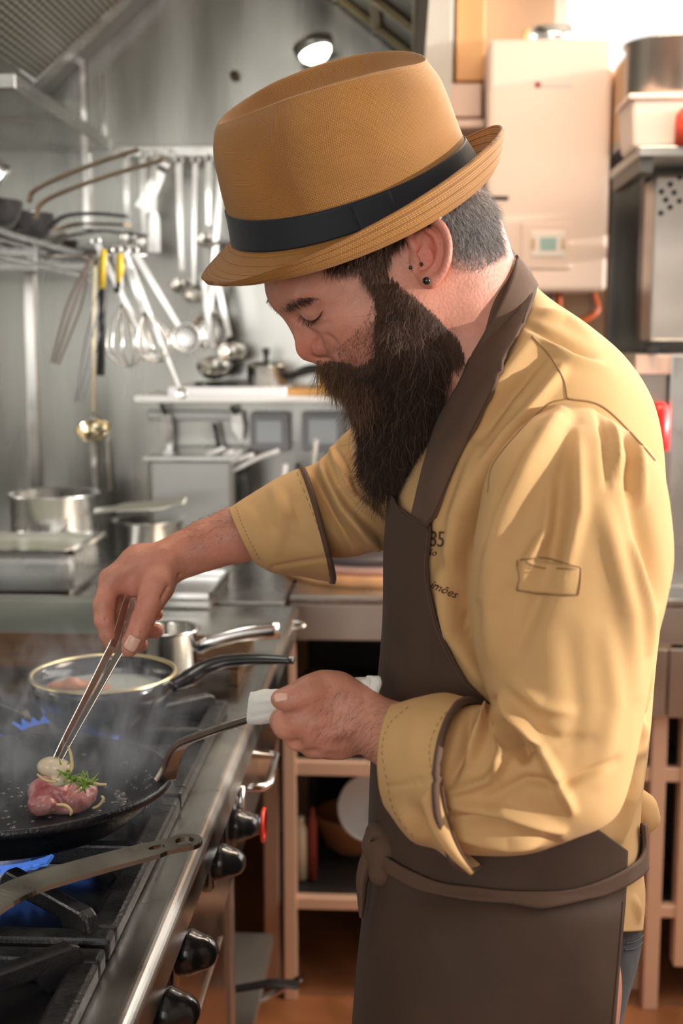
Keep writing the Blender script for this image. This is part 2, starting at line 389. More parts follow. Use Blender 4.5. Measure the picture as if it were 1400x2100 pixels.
def sample(V, Q, n, keep):
    """random surface points of a quad mesh (camera frame) for which keep(P, N) holds"""
    c = (V[Q[:, 0]] + V[Q[:, 1]] + V[Q[:, 2]] + V[Q[:, 3]]) / 4; nn = np.cross(V[Q[:, 2]] - V[Q[:, 0]], V[Q[:, 3]] - V[Q[:, 1]]); A = np.linalg.norm(nn, axis=1)
    nn = nn / (A[:, None] + 1e-15); ok = keep(c, nn); w = A * ok
    if w.sum() <= 0: return np.zeros((0, 3)), np.zeros((0, 3))
    i = RNG.choice(len(Q), n, p=w / w.sum()); a = RNG.random((n, 1)); b = RNG.random((n, 1))
    p = (V[Q[i, 0]] * (1 - a) * (1 - b) + V[Q[i, 1]] * a * (1 - b) + V[Q[i, 2]] * a * b + V[Q[i, 3]] * (1 - a) * b)
    return p, nn[i]
def strands(name, m, parent, root, dirs, length, seg=6, rad=.00012, curl=.3, pull=(0, 1, 0), pullw=.2, lift=.0, wave=0.0, freq=60, tip=.25):
    n = len(root); P = root.copy(); d_ = dirs / (np.linalg.norm(dirs, axis=1)[:, None] + 1e-9); length = np.broadcast_to(length, (n,)); pts = [P]
    st = (length / seg)[:, None]; pull = np.array(pull, float); drift = RNG.normal(size=(n, 3)) * curl
    ph = RNG.uniform(0, 6.28, (n, 1)); w1 = RNG.normal(size=(n, 3)); w1 /= np.linalg.norm(w1, axis=1)[:, None]
    for s in range(seg):
        drift = drift * .8 + RNG.normal(size=(n, 3)) * curl * .5
        wv = wave * w1 * np.sin(ph + s * freq)
        d_ = d_ + pullw * pull + drift / seg + wv; d_ /= np.linalg.norm(d_, axis=1)[:, None]; P = P + d_ * st; pts.append(P)
    P = np.stack(pts, 1); T = np.gradient(P, axis=1); ref = np.array([.3, .2, .93]); a = np.cross(T, ref); a /= np.linalg.norm(a, axis=-1)[..., None] + 1e-12
    b = np.cross(T, a); b /= np.linalg.norm(b, axis=-1)[..., None] + 1e-12
    rr = rad * (1 - (1 - tip) * np.linspace(0, 1, seg + 1) ** 2)[None, :, None, None]
    th = np.array([0, 2.094, 4.189]); ring = P[:, :, None] + rr * (np.cos(th)[None, None, :, None] * a[:, :, None] + np.sin(th)[None, None, :, None] * b[:, :, None])
    V = ring.reshape(-1, 3); base = (np.arange(n) * (seg + 1) * 3)[:, None, None, None]; s = (np.arange(seg) * 3)[None, :, None, None]; j = np.arange(3)
    q = np.stack([j, (j + 1) % 3, (j + 1) % 3 + 3, j + 3], -1)[None, None]
    Fc = (base + s + q).reshape(-1, 4)
    o = link_mesh(name, W3(V), Fc, m, parent); o['kind'] = 'stuff'; return o
# ------------------------------------------------------------------ steel lining, hood
DARK = mat('dark_steel', (.10, .10, .095), .45, .8, bump=.05, bscale=20)
PINKW = mat('painted_pink_beige', (.72, .50, .40), .35, bump=.03, bscale=30, var=.1, vscale=3)
YS = 3.1
XC = float(PY(862, 110, 3.1)[0])
struct('trim_1', MB().box((XL, YS, .9), (XC, YS + .29, ZC)), CLAD)          # steel lining behind the stove
for i, (u, v0, v1, w) in enumerate([(66, 1000, 560, 9), (174, 470, 122, 8), (209, 300, 150, 6), (192, 1010, 850, 9), (222, 1010, 880, 6)]):
    a = PY(u - w / 2, v0, YS - .012); b = PY(u + w / 2, v1, YS - .012)
    struct('trim_%d' % (i + 10), MB().box((a[0], YS - .014, a[2]), (b[0], YS, b[2])), STEEL_S, bevel=.004)
struct('trim_2', MB().box((XC + .002, 3.25, .9), (float(PY(928, 100, 3.25)[0]), YB, ZC)), WALL_W, bevel=.004)
hood = thing('extraction_hood', 'steel extraction hood with sloping mesh filters above the stove', 'extractor hood', (-.45, 2.0, 2.3))
FILT = mat('filter_mesh', (.56, .57, .50), .45, .9)
def gridmat(m, sc):
    nt = m.node_tree; N = nt.nodes; L = nt.links; b = N['Principled BSDF']; br = N.new('ShaderNodeTexBrick'); br.offset = 0
    br.inputs['Scale'].default_value = sc; br.inputs['Mortar Size'].default_value = .09; br.inputs['Brick Width'].default_value = 1; br.inputs['Row Height'].default_value = .35
    tc = N.new('ShaderNodeTexCoord'); mp = N.new('ShaderNodeMapping'); mp.inputs['Rotation'].default_value = (0, 0, PI / 2); L.new(tc.outputs['Object'], mp.inputs[0]); L.new(mp.outputs[0], br.inputs[0])
    bp = N.new('ShaderNodeBump'); bp.inputs['Distance'].default_value = .01; bp.invert = True; L.new(br.outputs['Fac'], bp.inputs['Height']); L.new(bp.outputs[0], b.inputs['Normal'])
    mx = N.new('ShaderNodeMix'); mx.data_type = 'RGBA'; L.new(br.outputs['Fac'], mx.inputs[0]); mx.inputs[6].default_value = (.85, .86, .78, 1); mx.inputs[7].default_value = (.16, .16, .13, 1); L.new(mx.outputs[2], b.inputs['Base Color'])
gridmat(FILT, 34)
x0, z0 = -.88, 2.035; x1, z1 = -.40, 2.035 + .48 * .86
def slab(a, b, ya, yb, t):      # inclined slab between (x,z) a and b
    n = nrm((-(b[1] - a[1]), b[0] - a[0])) * t; p = [(a[0], a[1]), (b[0], b[1]), (b[0] + n[0], b[1] + n[1]), (a[0] + n[0], a[1] + n[1])]
    mb = MB(); return mb.add([(x, ya, z) for x, z in p] + [(x, yb, z) for x, z in p], [(0, 1, 2, 3), (7, 6, 5, 4), (0, 4, 5, 1), (1, 5, 6, 2), (2, 6, 7, 3), (3, 7, 4, 0)], False)
for ya in (1.3, 1.86, 2.42): slab((x0, z0), (x1, z1), ya, ya + .54, .03).build('filter', FILT, hood)
slab((x0 - .02, z0 - .025), (x1, z1 - .006), 2.965, 3.02, .05).build('filter_frame', STEEL, hood, bevel=.004)
slab((x0 - .02, z0 - .025), (x1, z1 - .006), 3.02, 3.10, .03).build('filter_frame', STEEL_D, hood, bevel=.004)
MB().box((x0 - .06, 1.25, z0 - .03), (x0 - .005, 3.1, z0)).build('gutter', STEEL_D, hood, bevel=.004)
slab((x0 - .06, z0 - .01), (-1.34, z0 + .06), 1.25, 3.1, .02).build('back_panel', STEEL_D, hood)
rx0, rz0 = XC - .01, 2.10; rx1, rz1 = -.36, 2.40
slab((rx1, rz1), (rx0, rz0), 1.3, 3.09, .03).build('front_panel', DARK, hood)
mb = MB()
for k in range(5):
    t = k / 4; x = rx1 + (rx0 - rx1) * t; z = rz1 + (rz0 - rz1) * t - .012; mb.box((x - .012, 1.3, z - .006), (x + .012, 3.08, z + .02))
for y in (2.55, 2.8, 3.05): slab_ = [(rx1, y - .012, rz1 - .02), (rx0, y - .012, rz0 - .02)]; mb.strip([(rx1, y, rz1 - .012), (rx0, y, rz0 - .012)], (0, 1, 0), .024, .016)
mb.build('frame', mat('greasy_brass_steel', (.22, .17, .09), .4, .8), hood, bevel=.003)
MB().box((XC - .012, 1.2, 2.06), (XC + .008, 3.1, 2.7)).build('side_panel', DARK, hood)
lc = PY(652, 124, 3.0)
LAMPM = mat('lamp_glow', (1, 1, .9), .4, emit=(1, .97, .80), estr=9)
mb = MB(); mb.lathe([(.001, 0), (.025, .003), (.036, .014), (.040, .035)], lc, 28, axis=(-.35, .2, 1)); mb.build('lamp', LAMPM, hood)
mb = MB(); mb.lathe([(.040, .02), (.047, .022), (.049, .044), (.040, .046)], lc, 28, axis=(-.35, .2, 1)); mb.build('lamp_ring', STEEL_D, hood)
mb = MB(); q = PY(482, 156, 3.095); mb.lathe([(0, 0), (.011, 0), (.012, .01), (0, .012)], q, 16, axis=(0, -1, 0)); tag(mb.build('wall_plug', mat('rust', (.10, .06, .03), .7)), 'small dark round plug in the steel wall under the hood', 'plug')
# ledge in the left corner and hanging rail
q0 = PY(60, 297, 3.0); q1 = PY(206, 297, 3.0)
tag(MB().box((XL, 2.35, q0[2]), (q1[0], 3.1, q0[2] + .03)).build('wall_shelf', STEEL, bevel=.003), 'plain grey steel shelf high in the left corner under the filters', 'shelf')
MB_ = MB(); r0 = PY(232, 312, 2.98)
MB_.box((r0[0], 2.97, r0[2] - .014), (.02, 2.985, r0[2] + .014)); tag(MB_.build('hanging_rail', STEEL_S, bevel=.003), 'bright steel rail high on the back wall with utensils hanging', 'rail')
# ------------------------------------------------------------------ utensils
UT = mat('utensil_steel', (.80, .79, .76), .22, 1); UTW = mat('utensil_white_steel', (.86, .86, .84), .30, .7)
def utensil(kind, name, label, cat, A, B, hw=.0065, r_=.035, group=None, m=None, fwd=(0, -1, 0), extra=None):
    """A: hanging end, B: where the bowl begins (world points)"""
    m = m or UT; A = np.array(A, float); B = np.array(B, float); d_ = nrm(B - A); side = nrm(np.cross(d_, fwd)); f_ = np.cross(side, d_)
    t = thing(name, label, cat, A, group); mb = MB(); path = spline([A, A + (B - A) * .5 + np.array(fwd) * .004, B], 12); mb.strip(path, side, np.linspace(hw * 1.3, hw, 12) * 2, .003)
    mb.build('handle', m, t, bevel=.001)
    mb = MB(); rg = [A - d_ * .008 + .009 * (math.cos(x) * d_ + math.sin(x) * side) for x in np.linspace(0, 2 * PI, 16, endpoint=False)]; mb.tube(rg, .0022, 6, closed=True); mb.build('hook_ring', m, t)
    if kind in ('ladle', 'skimmer', 'spoon'):
        dep = {'ladle': .75, 'skimmer': .22, 'spoon': .35}[kind]; mb = MB(); ax = nrm(f_ * (1 if kind != 'ladle' else .55) + (-d_ * .0 if kind != 'ladle' else np.array([0, 0, 1]) * .9)); c = B + d_ * r_ * .95
        prof = [(r_ * math.sin(a), -r_ * dep * math.cos(a)) for a in np.linspace(0, PI / 2, 9)]; prof += [(r_ * 1.03, 0), (r_ * .97, .001)] + [((r_ - .002) * math.sin(a), -(r_ * dep - .002) * math.cos(a)) for a in np.linspace(PI / 2, 0, 9)]
        mb.lathe(prof, c, 26, axis=ax); mb.build('bowl', m, t)
        if kind == 'skimmer':
            mb = MB()
            for i in range(-3, 4):
                for j in range(-3, 4):
                    if i * i + j * j < 11: mb.lathe([(0, 0), (r_ * .07, 0), (0, .001)], c + side * i * r_ * .25 + d_ * j * r_ * .25 + f_ * (-r_ * dep * (1 - (i * i + j * j) / 16) + .003), 8, axis=f_)
            mb.build('holes', DARK, t)
    if kind == 'whisk':
        for k in range(6):
            a = PI * k / 6; s_ = math.cos(a) * side + math.sin(a) * f_; L_ = r_ * 3.0
            lp = spline([B, B + d_ * L_ * .35 + s_ * r_ * .8, B + d_ * L_ * .75 + s_ * r_, B + d_ * L_, B + d_ * L_ * .75 - s_ * r_, B + d_ * L_ * .35 - s_ * r_ * .8, B], 26); mb = MB(); mb.tube(lp, .0015, 5); mb.build('wire', m, t)
    if kind == 'spatula':
        mb = MB(); mb.strip([B, B + d_ * .02, B + d_ * .10], side, [hw * 2, r_ * 1.6, r_ * 2], .002); mb.build('blade', m, t, bevel=.0006)
    if kind == 'tongs':
        for s_ in (-1, 1):
            mb = MB(); mb.strip(spline([A, A + (B - A) * .4 + side * s_ * .014, B + side * s_ * .008], 10), f_, .012, .002); mb.build('arm', m, t)
    return t
P3 = lambda u, v, Y=2.95: PY(u, v, Y)
gr = 'utensils hanging from the back rail'
utensil('ladle', 'ladle', 'ladle on the back rail, its bowl just left of the hat crown', 'ladle', P3(428, 332), P3(428, 462), r_=.030, group=gr)
utensil('ladle', 'ladle', 'ladle on the back rail with its bowl left of the hat brim front', 'ladle', P3(366, 335), P3(373, 556), r_=.030, group=gr)
utensil('ladle', 'ladle', 'smaller ladle beside another ladle, just below the hat brim front', 'ladle', P3(400, 335), P3(397, 585), r_=.024, hw=.005, group=gr)
utensil('spatula', 'spatula', 'broad flat steel spatula hanging upright at the middle of the back rail', 'spatula', P3(345, 322), P3(330, 352), hw=.012, r_=.020, group=gr)
utensil('skimmer', 'skimmer', 'round skimmer hanging on the back rail behind the forehead', 'skimmer', P3(455, 335), P3(432, 640), r_=.046, group=gr)
utensil('spoon', 'serving_spoon', 'slim long serving spoon at the left end of the back rail', 'spoon', P3(258, 325), P3(262, 470), r_=.018, group=gr)
utensil('spoon', 'serving_spoon', 'second slim long serving spoon from the left end of the back rail', 'spoon', P3(292, 325), P3(296, 480), r_=.018, group=gr)
utensil('spatula', 'spatula', 'narrow steel spatula hanging between slim spoons and a broad spatula', 'spatula', P3(316, 325), P3(316, 430), r_=.016, group=gr)
for i, (a, b, r_, lb) in enumerate([((442, 560), (470, 690), .036, 'shiny deep ladle whose bowl hangs lowest behind the nose'), ((418, 575), (435, 715), .042, 'large shiny ladle bowl hanging just above the mid shelf')]):
    utensil('ladle', 'ladle', lb, 'ladle', P3(*a), P3(*b), r_=r_, group=gr)
# utensils on the near rail under the wire shelf
WS_X = -.75
rail_a = PY(150, 520, 2.45); rail_b = PY(300, 520, 2.45)
YN = 2.55; N3 = lambda u, v: PY(u, v, YN)
g2_ = 'long utensils hanging slanted under the wire shelf'
utensil('spoon', 'long_spoon', 'long white steel spoon slanting leftmost, its tip over a whisk', 'spoon', N3(199, 500), N3(305, 715), hw=.0052, r_=.016, group=g2_, m=UTW)
utensil('spoon', 'long_fork', 'long dull steel rod utensil slanting down across the white shelf edge', 'spoon', N3(258, 516), N3(368, 795), hw=.0046, r_=.013, group=g2_, m=UT)
utensil('skimmer', 'skimmer', 'long white-handled skimmer slanting right, broad bowl beside shiny ladles', 'skimmer', N3(277, 520), N3(366, 668), hw=.0058, r_=.030, group=g2_, m=UTW)
utensil('whisk', 'balloon_whisk', 'larger balloon whisk hanging left of a smaller one', 'whisk', N3(240, 520), N3(252, 622), r_=.044, group='whisks under the wire shelf', m=UT)
utensil('whisk', 'balloon_whisk', 'smaller balloon whisk hanging right of a larger one', 'whisk', N3(262, 540), N3(296, 640), r_=.036, group='whisks under the wire shelf', m=UT)
YEL = mat('yellow_plastic', (.75, .52, .04), .4)
for (u, v0, v1, v2, lb, w) in ((212, 512, 592, 770, 'knife sharpener with yellow handle end and black rod, left one', 7), (246, 520, 580, 600, 'yellow-handled tool half hidden behind a balloon whisk', 8)):
    t = thing('yellow_handled_tool', lb, 'kitchen tool', N3(u, v0)); mb = MB(); mb.tube([N3(u, v0), N3(u, (v0 + v1) / 2), N3(u - 2, v1)], [.006, .009, .008], 12); mb.build('handle', YEL, t)
    mb = MB(); mb.tube([N3(u - 2, v1), N3(u - 3, (v1 + v2) / 2), N3(u - 6, v2)], [.008, .007, .009], 10); mb.build('blade', BLACKM, t)
utensil('tongs', 'tongs', 'dark tongs hanging leftmost under the wire shelf', 'tongs', PY(182, 535, 2.55), PY(112, 745, 2.55), hw=.003, group='tongs under the wire shelf', m=mat('dark_utensil', (.26, .20, .17), .35, .9))
utensil('tongs', 'tongs', 'longer tongs hanging right of the dark leftmost tongs', 'tongs', PY(222, 545, 2.55), PY(160, 825, 2.55), hw=.003, group='tongs under the wire shelf', m=mat('dark_utensil2', (.34, .33, .33), .3, .9))
utensil('ladle', 'ladle', 'gold-tinted ladle hanging lowest above the stacked pots', 'ladle', PY(196, 545, 2.55), PY(192, 846, 2.55), hw=.004, r_=.036, m=mat('brassy_steel', (.62, .55, .38), .22, 1))
# wire shelf with its pans
ws = thing('wire_shelf', 'chrome wire shelf on the left loaded with dark pans', 'shelf', (-.95, 2.3, 1.62))
for i in range(9):
    mb = MB(); x = WS_X - .055 * i; mb.tube([(x, .9, 1.635), (x, 2.95, 1.618)], .008 if i == 0 else .0052, 8); mb.build('rod', STEEL_S, ws)
mb = MB(); mb.tube([(WS_X, .9, 1.585), (WS_X, 2.95, 1.570)], .006, 8); mb.build('lower_rail', STEEL_S, ws)
for y in (1.5, 2.0, 2.5, 2.93):
    mb = MB(); z = 1.627 - (y - .9) * .0083; mb.box((XL, y - .008, z - .02), (WS_X, y + .008, z - .006)).box((WS_X - .006, y - .006, z - .05), (WS_X + .002, y + .006, z)); mb.build('crossbar', STEEL, ws)
ur = PY(300, 524, 2.56); mb = MB(); mb.tube([(WS_X, 2.56, ur[2]), (ur[0], 2.56, ur[2])], .005, 8); mb.tube([(WS_X, 2.56, ur[2]), (WS_X, 2.56, 1.60)], .005, 8); mb.build('utensil_rail', STEEL_S, ws)
def pan(name, label, c, R_, hgt, base, m, mi=None, handle=None, hm=None, hw=.022, th=.004, tilt=None, group=None, lip=None, rim_m=None):
    """c: centre of the base; handle: list of world points"""
    t = thing(name, label, 'pan' if 'pot' not in name else 'pot', c, group); ax = nrm(tilt if tilt is not None else (0, 0, 1)); mb = MB()
    out = [(0, 0), (base * .97, 0), (base + .004, .003), ((base + R_) / 2 + .004, hgt * .45), (R_ - .001, hgt - .003), (R_, hgt)]; inn = [(R_ - th * .9, hgt), ((base + R_) / 2 - th * .6, hgt * .47), (base - .004, th + .004), (base * .8, th), (0, th)]
    mb.lathe(out + inn, c, 64, axis=ax); mb.build('pan_body', m, t)
    if rim_m:
        mb = MB(); mb.lathe([(R_ - th * .7, hgt - .001), (R_ - th * .3, hgt + .0022), (R_ + .0016, hgt + .0012), (R_ + .001, hgt - .003)], c, 72, axis=ax); mb.build('rim', rim_m, t)
    if handle is not None:
        mb = MB(); p = spline(handle, 18); mb.strip(p, np.cross(nrm(np.array(handle[-1]) - handle[0]), ax), np.linspace(hw * .8, hw, 18), .005); mb.build('handle', hm or m, t, bevel=.0015)
        mb = MB()
        for s_ in (-1, 1): w_ = nrm(np.cross(nrm(np.array(handle[-1]) - handle[0]), ax)) * s_ * hw * .22; mb.sph(np.array(handle[0]) + w_ + np.array([0, 0, .003]), .004, 10)
        mb.build('rivets', STEEL_D, t)
    return t
BLKP = mat('black_pan', (.018, .018, .02), .28, bump=.1, bscale=150, coat=.2); BRZ = mat('browned_steel', (.24, .17, .11), .35, .9, var=.4, vscale=20)
gp = 'dark pans piled on the wire shelf'
pa = lambda u, v, Y=2.3: PY(u, v, Y)
pan('frying_pan', 'dark frying pan on the wire shelf, longest handle rising highest to the right', (-.87, 2.14, 1.640), .12, .05, .09, BLKP, handle=[pa(60, 415), pa(75, 388), pa(170, 345), pa(285, 306)], hm=BRZ, group=gp)
pan('frying_pan', 'dark frying pan on the wire shelf, its handle just below the highest one', (-.86, 2.39, 1.640), .115, .05, .09, BLKP, handle=[pa(72, 450), pa(92, 412), pa(200, 368), pa(334, 328)], hm=BRZ, group=gp)
pan('frying_pan', 'black pan with thick curved black handle at the wire shelf end', (-.84, 2.61, 1.638), .095, .05, .075, BLKP, handle=[pa(100, 470, 2.5), pa(130, 445, 2.5), pa(190, 438, 2.5), pa(262, 444, 2.5)], hm=BLACK, hw=.03, group=gp)
pan('frying_pan', 'steel rimmed pan lying below the thick black handle', (-.85, 2.79, 1.636), .08, .03, .06, STEEL_D, handle=[pa(110, 472, 2.75), pa(160, 460, 2.7), pa(225, 460, 2.65), pa(262, 462, 2.6)], hm=BRZ, group=gp)
pan('frying_pan', 'flat black pan nearest the wire shelf end with a thin low handle', (-.86, 2.95, 1.635), .075, .025, .06, BLKP, handle=[pa(120, 488, 2.9), pa(200, 474, 2.7), pa(250, 478, 2.7), pa(303, 484, 2.7)], hm=BLACK, hw=.014, group=gp)
pt = thing('saucepan', 'tilted steel saucepan at the left frame edge above the dark pans', 'pot', PY(15, 395, 2.35)); mb = MB(); mb.lathe([(0, 0), (.042, 0), (.045, .004), (.045, .06), (.048, .063), (.042, .063), (.040, .006), (0, .006)], PY(16, 385, 2.3) - np.array([.02, 0, 0]), 40, axis=(-.75, -.25, .65)); mb.build('pan_body', STEEL, pt)
# ------------------------------------------------------------------ shelf on the back wall with things
sl = PY(272, 826, 2.84); zt = PY(272, 812, 2.84)[2]
tag(MB().box((sl[0], 2.84, sl[2]), (.75, 3.09, zt)).build('wall_shelf', mat('white_enamel', (.82, .83, .84), .3), bevel=.004), 'long narrow white shelf on the back wall behind the beard', 'shelf')
def onshelf(u0, u1, v0, Y, m, name, label, cat, d_=.12, bev=.004, z=None):
    a = PY(u0, v0, Y); b = PY(u1, v0, Y); z = zt if z is None else z
    return tag(MB().box((a[0], Y, z), (b[0], Y + d_, a[2])).build(name, m, bevel=bev), label, cat)
WHB = mat('white_board', (.86, .87, .90), .35); WOOD = mat('orange_wood', (.62, .33, .10), .45, var=.3, vscale=12, stretch=(1, 1, 6))
onshelf(342, 586, 794, 2.86, WHB, 'cutting_board', 'white cutting board lying on the white shelf', 'cutting board', .2)
onshelf(588, 742, 797, 2.87, WOOD, 'wooden_board', 'orange wooden board lying on the white shelf under the moustache', 'board', .2)
onshelf(652, 742, 752, 2.90, mat('yellow_box', (.80, .48, .05), .5, var=.3, vscale=30), 'carton_box', 'yellow orange carton standing on the wooden board', 'box', .12, z=PY(652, 797, 2.90)[2])
sp = thing('small_saucepan', 'small steel saucepan with black knob lid on the white shelf', 'saucepan', PY(545, 794, 2.95)); c_ = PY(546, 794, 2.95); hh_ = PY(546, 752, 2.95)[2] - c_[2]
mb = MB(); mb.lathe([(0, 0), (.044, 0), (.046, .004), (.046, hh_), (.048, hh_ + .002), (.044, hh_ + .002)], c_, 36); mb.build('pan_body', STEEL, sp)
mb = MB(); mb.lathe([(.048, hh_ + .001), (.04, hh_ + .009), (.012, hh_ + .014), (0, hh_ + .014)], c_, 36); mb.build('lid', STEEL_S, sp)
mb = MB(); mb.lathe([(0, hh_ + .012), (.006, hh_ + .014), (.006, hh_ + .028), (.009, hh_ + .032), (.009, hh_ + .044), (0, hh_ + .046)], c_, 16); mb.build('lid_knob', BLACK, sp)
mb = MB(); mb.tube(spline([PY(582, 772, 2.95), PY(600, 770, 2.93), PY(630, 758, 2.9), PY(665, 756, 2.88)], 14), [.009] * 7 + [.011] * 7, 12); mb.build('handle', BLACKM, sp)
pan('black_frying_pan', 'flat black pan standing on the white board beside the small saucepan', PY(470, 794, 2.97), .085, .012, .08, BLKP)
# switches, knives, hangers under the shelf
for i, (u0, u1, lb) in enumerate(((512, 592, 'grey wall socket box below the white shelf, left of the pair'), (618, 706, 'grey wall socket box below the white shelf, nearer the beard'))):
    a = PY(u0, 845, 3.05); b = PY(u1, 925, 3.05); t = thing('socket_box', lb, 'socket', (a[0], 3.09, b[2]), 'wall sockets below the shelf')
    MB().box((a[0], 3.05, b[2]), (b[0], 3.098, a[2])).build('box', mat('grey_box', (.42, .44, .48), .5), t, bevel=.006); c0 = (a + b) / 2; w_ = (b[0] - a[0]) * .34
    MB().box((c0[0] - w_, 3.04, c0[2] - w_ * .9), (c0[0] + w_, 3.052, c0[2] + w_ * .9)).build('flap', mat('pale_blue_plastic', (.68, .76, .82), .3), t, bevel=.004)
kr = PY(300, 852, 3.07)
tag(MB().box((kr[0], 3.075, kr[2] - .012), (PY(500, 852, 3.07)[0], 3.098, kr[2] + .012)).build('knife_rail', STEEL_D, bevel=.003), 'steel knife strip on the wall below the white shelf', 'knife rail')
for i, (u, v0, v1, ln, lb) in enumerate(((334, 828, 850, 930, 'knife with short black handle, leftmost on the wall strip'), (443, 868, 918, 950, 'knife with long black handle slanting in the middle of the wall strip'), (478, 832, 850, 905, 'knife with black handle, rightmost on the wall strip'))):
    t = thing('knife', lb, 'knife', P3(u, v0, 3.05), 'knives on the wall strip'); mb = MB(); mb.tube([P3(u - 4, v0, 3.05), P3(u + 6, v1, 3.05)], [.010, .009], 12, flat=.6); mb.build('handle', BLACK, t)
    mb = MB(); mb.strip([P3(u + 6, v1, 3.05), P3(u + 10, (v1 + ln) / 2, 3.05), P3(u + 16, ln, 3.05)], (1, 0, .2), [.026, .03, .004], .002); mb.build('blade', STEEL_S, t)
# counter run along the back
cz = .9
def zY(v, Y): return PY(600, v, Y)[2]
tag(MB().box((-.235, 2.46, cz - .016), (XR - .002, 3.398, cz)).box((XL + .002, 2.40, cz - .016), (-.24, 3.098, cz)).build('worktop', STEEL, bevel=.004), 'steel worktop running along the back wall', 'worktop')
cb = thing('counter_frame', 'steel counter frame with open shelves under the back worktop', 'counter', (.5, 2.8, 0))
MB().box((-.235, 2.462, .806), (1.72, 2.475, .882)).build('apron_rail', STEEL_W, cb, bevel=.002)
FRM = mat('frame_steel_warm', (.76, .50, .35), .45, .35, bump=.03)
def post(u0, u1, Y, z0_=0, z1_=.806):
    a = PY(u0, 1700, Y)[0]; b = PY(u1, 1700, Y)[0]; return MB().box((a, Y, z0_), (b, Y + .03, z1_)).build('leg', FRM, cb, bevel=.003)
post(580, 607, 2.47); post(540, 570, 2.52); post(1330, 1362, 2.47); post(1262, 1322, 2.55)
MB().box((PY(1392, 1700, 2.47)[0], 2.47, .1), (PY(1420, 1700, 2.47)[0], 2.5, .806)).build('leg', FRM, cb, bevel=.003)
for z0_, z1_ in ((.508, .538), (.208, .234)):
    MB().box((-.23, 2.475, z0_), (.60, 2.50, z1_)).build('shelf_rail', FRM, cb, bevel=.002); MB().box((-.23, 2.50, z0_ + .005), (.60, 3.25, z1_ - .005)).build('shelf', DARK, cb)
MB().box((-.26, 3.25, 0.02), (1.7, 3.27, .88)).build('back_panel', mat('shaded_back', (.035, .03, .028), .7), cb)  # near-black colour stands in for the shadow under the counter
MB().box((PY(1305, 1700, 2.6)[0], 2.62, .04), (PY(1330, 1700, 2.6)[0] + .0, 3.2, .80)).build('side_panel', STEEL_W, cb)
MB().box((PY(1372, 1300, 2.455)[0], 2.448, .655), (1.3, 2.46, .80)).build('drawer', STEEL_W, cb, bevel=.003)
MB().box((PY(1300, 1300, 2.455)[0], 2.448, .655), (PY(1368, 1300, 2.455)[0], 2.46, .80)).build('drawer', STEEL_W, cb, bevel=.003)
MB().box((PY(1400, 1300, 2.5)[0], 2.5, .1), (1.3, 2.52, .65)).build('door', STEEL_W, cb, bevel=.003)
# contents of the open shelves
WHT = mat('white_ceramic', (.72, .70, .68), .3)
def bowl(name, label, c, R_, hgt, m, ax=(0, 0, 1), group=None, cat='bowl'):
    mb = MB(); pr = [(R_ * .4, 0), (R_ * .75, hgt * .25), (R_ * .95, hgt * .7), (R_, hgt), (R_ * .97, hgt), (R_ * .72, hgt * .3), (R_ * .3, .006), (0, .006)]; mb.lathe([(0, 0)] + pr, c, 40, axis=ax); return tag(mb.build(name, m), label, cat, group)
COP = mat('copper_clay', (.50, .20, .08), .45, .3, var=.3, vscale=10)
bowl('mixing_bowl', 'pale bowl tilted on the open shelf beside the apron', PY(742, 1668, 2.66), .075, .07, WHT, (.3, -.8, .5))
bowl('clay_pot', 'orange clay pot on the lower open shelf behind the apron tie', np.append(PY(722, 1800, 2.72)[:2], .234), .085, .10, COP, cat='pot')
for i, (u, v0, v1, w, m_, lb) in enumerate(((615, 1640, 1845, 30, mat('cream_plastic', (.62, .50, .34), .5), 'cream plastic container standing on the lower open shelf by the post'), (640, 1620, 1845, 18, mat('dark_red', (.22, .03, .02), .5), 'slim dark red bottle on the lower open shelf'))):
    a = PY(u - w / 2, v1, 2.56); b = PY(u + w / 2, v0 + 40, 2.56); mb = MB(); r_ = abs(b[0] - a[0]) / 2; H_ = b[2] - .234; mb.lathe([(0, 0), (r_, 0), (r_, H_ * .8), (r_ * .5, H_ * .9), (r_ * .5, H_), (0, H_)], ((a[0] + b[0]) / 2, 2.56 + r_, .234), 24); tag(mb.build('storage_bottle', m_), lb, 'bottle')
for i, (u, r_, H_, m_, lb) in enumerate(((648, .045, .10, mat('brown_jar', (.10, .06, .045), .3), 'dark brown jar in the gap below the worktop rail'), (700, .07, .13, DARK, 'dark round pot under the worktop beside the wrapped pan handle'), (560 + 90, .04, .06, COP, 'small clay cup in front of the dark jar under the worktop'))):
    a = PY(u, 1400, 2.62 + .12 * i); mb = MB(); y_ = [2.85, 2.7, 2.6][i]; a = PY(u, 1400, y_); mb.lathe([(0, 0), (r_ * .9, 0), (r_, .01), (r_, H_ * .8), (r_ * .6, H_ * .92), (r_ * .6, H_), (0, H_)], (a[0], y_, .538), 28); tag(mb.build('jar', m_), lb, 'jar')
bowl('enamel_basin', 'dark basin stored at the upper open shelf left of the apron', np.array([.09, 2.68, .538]), .12, .09, DARK)
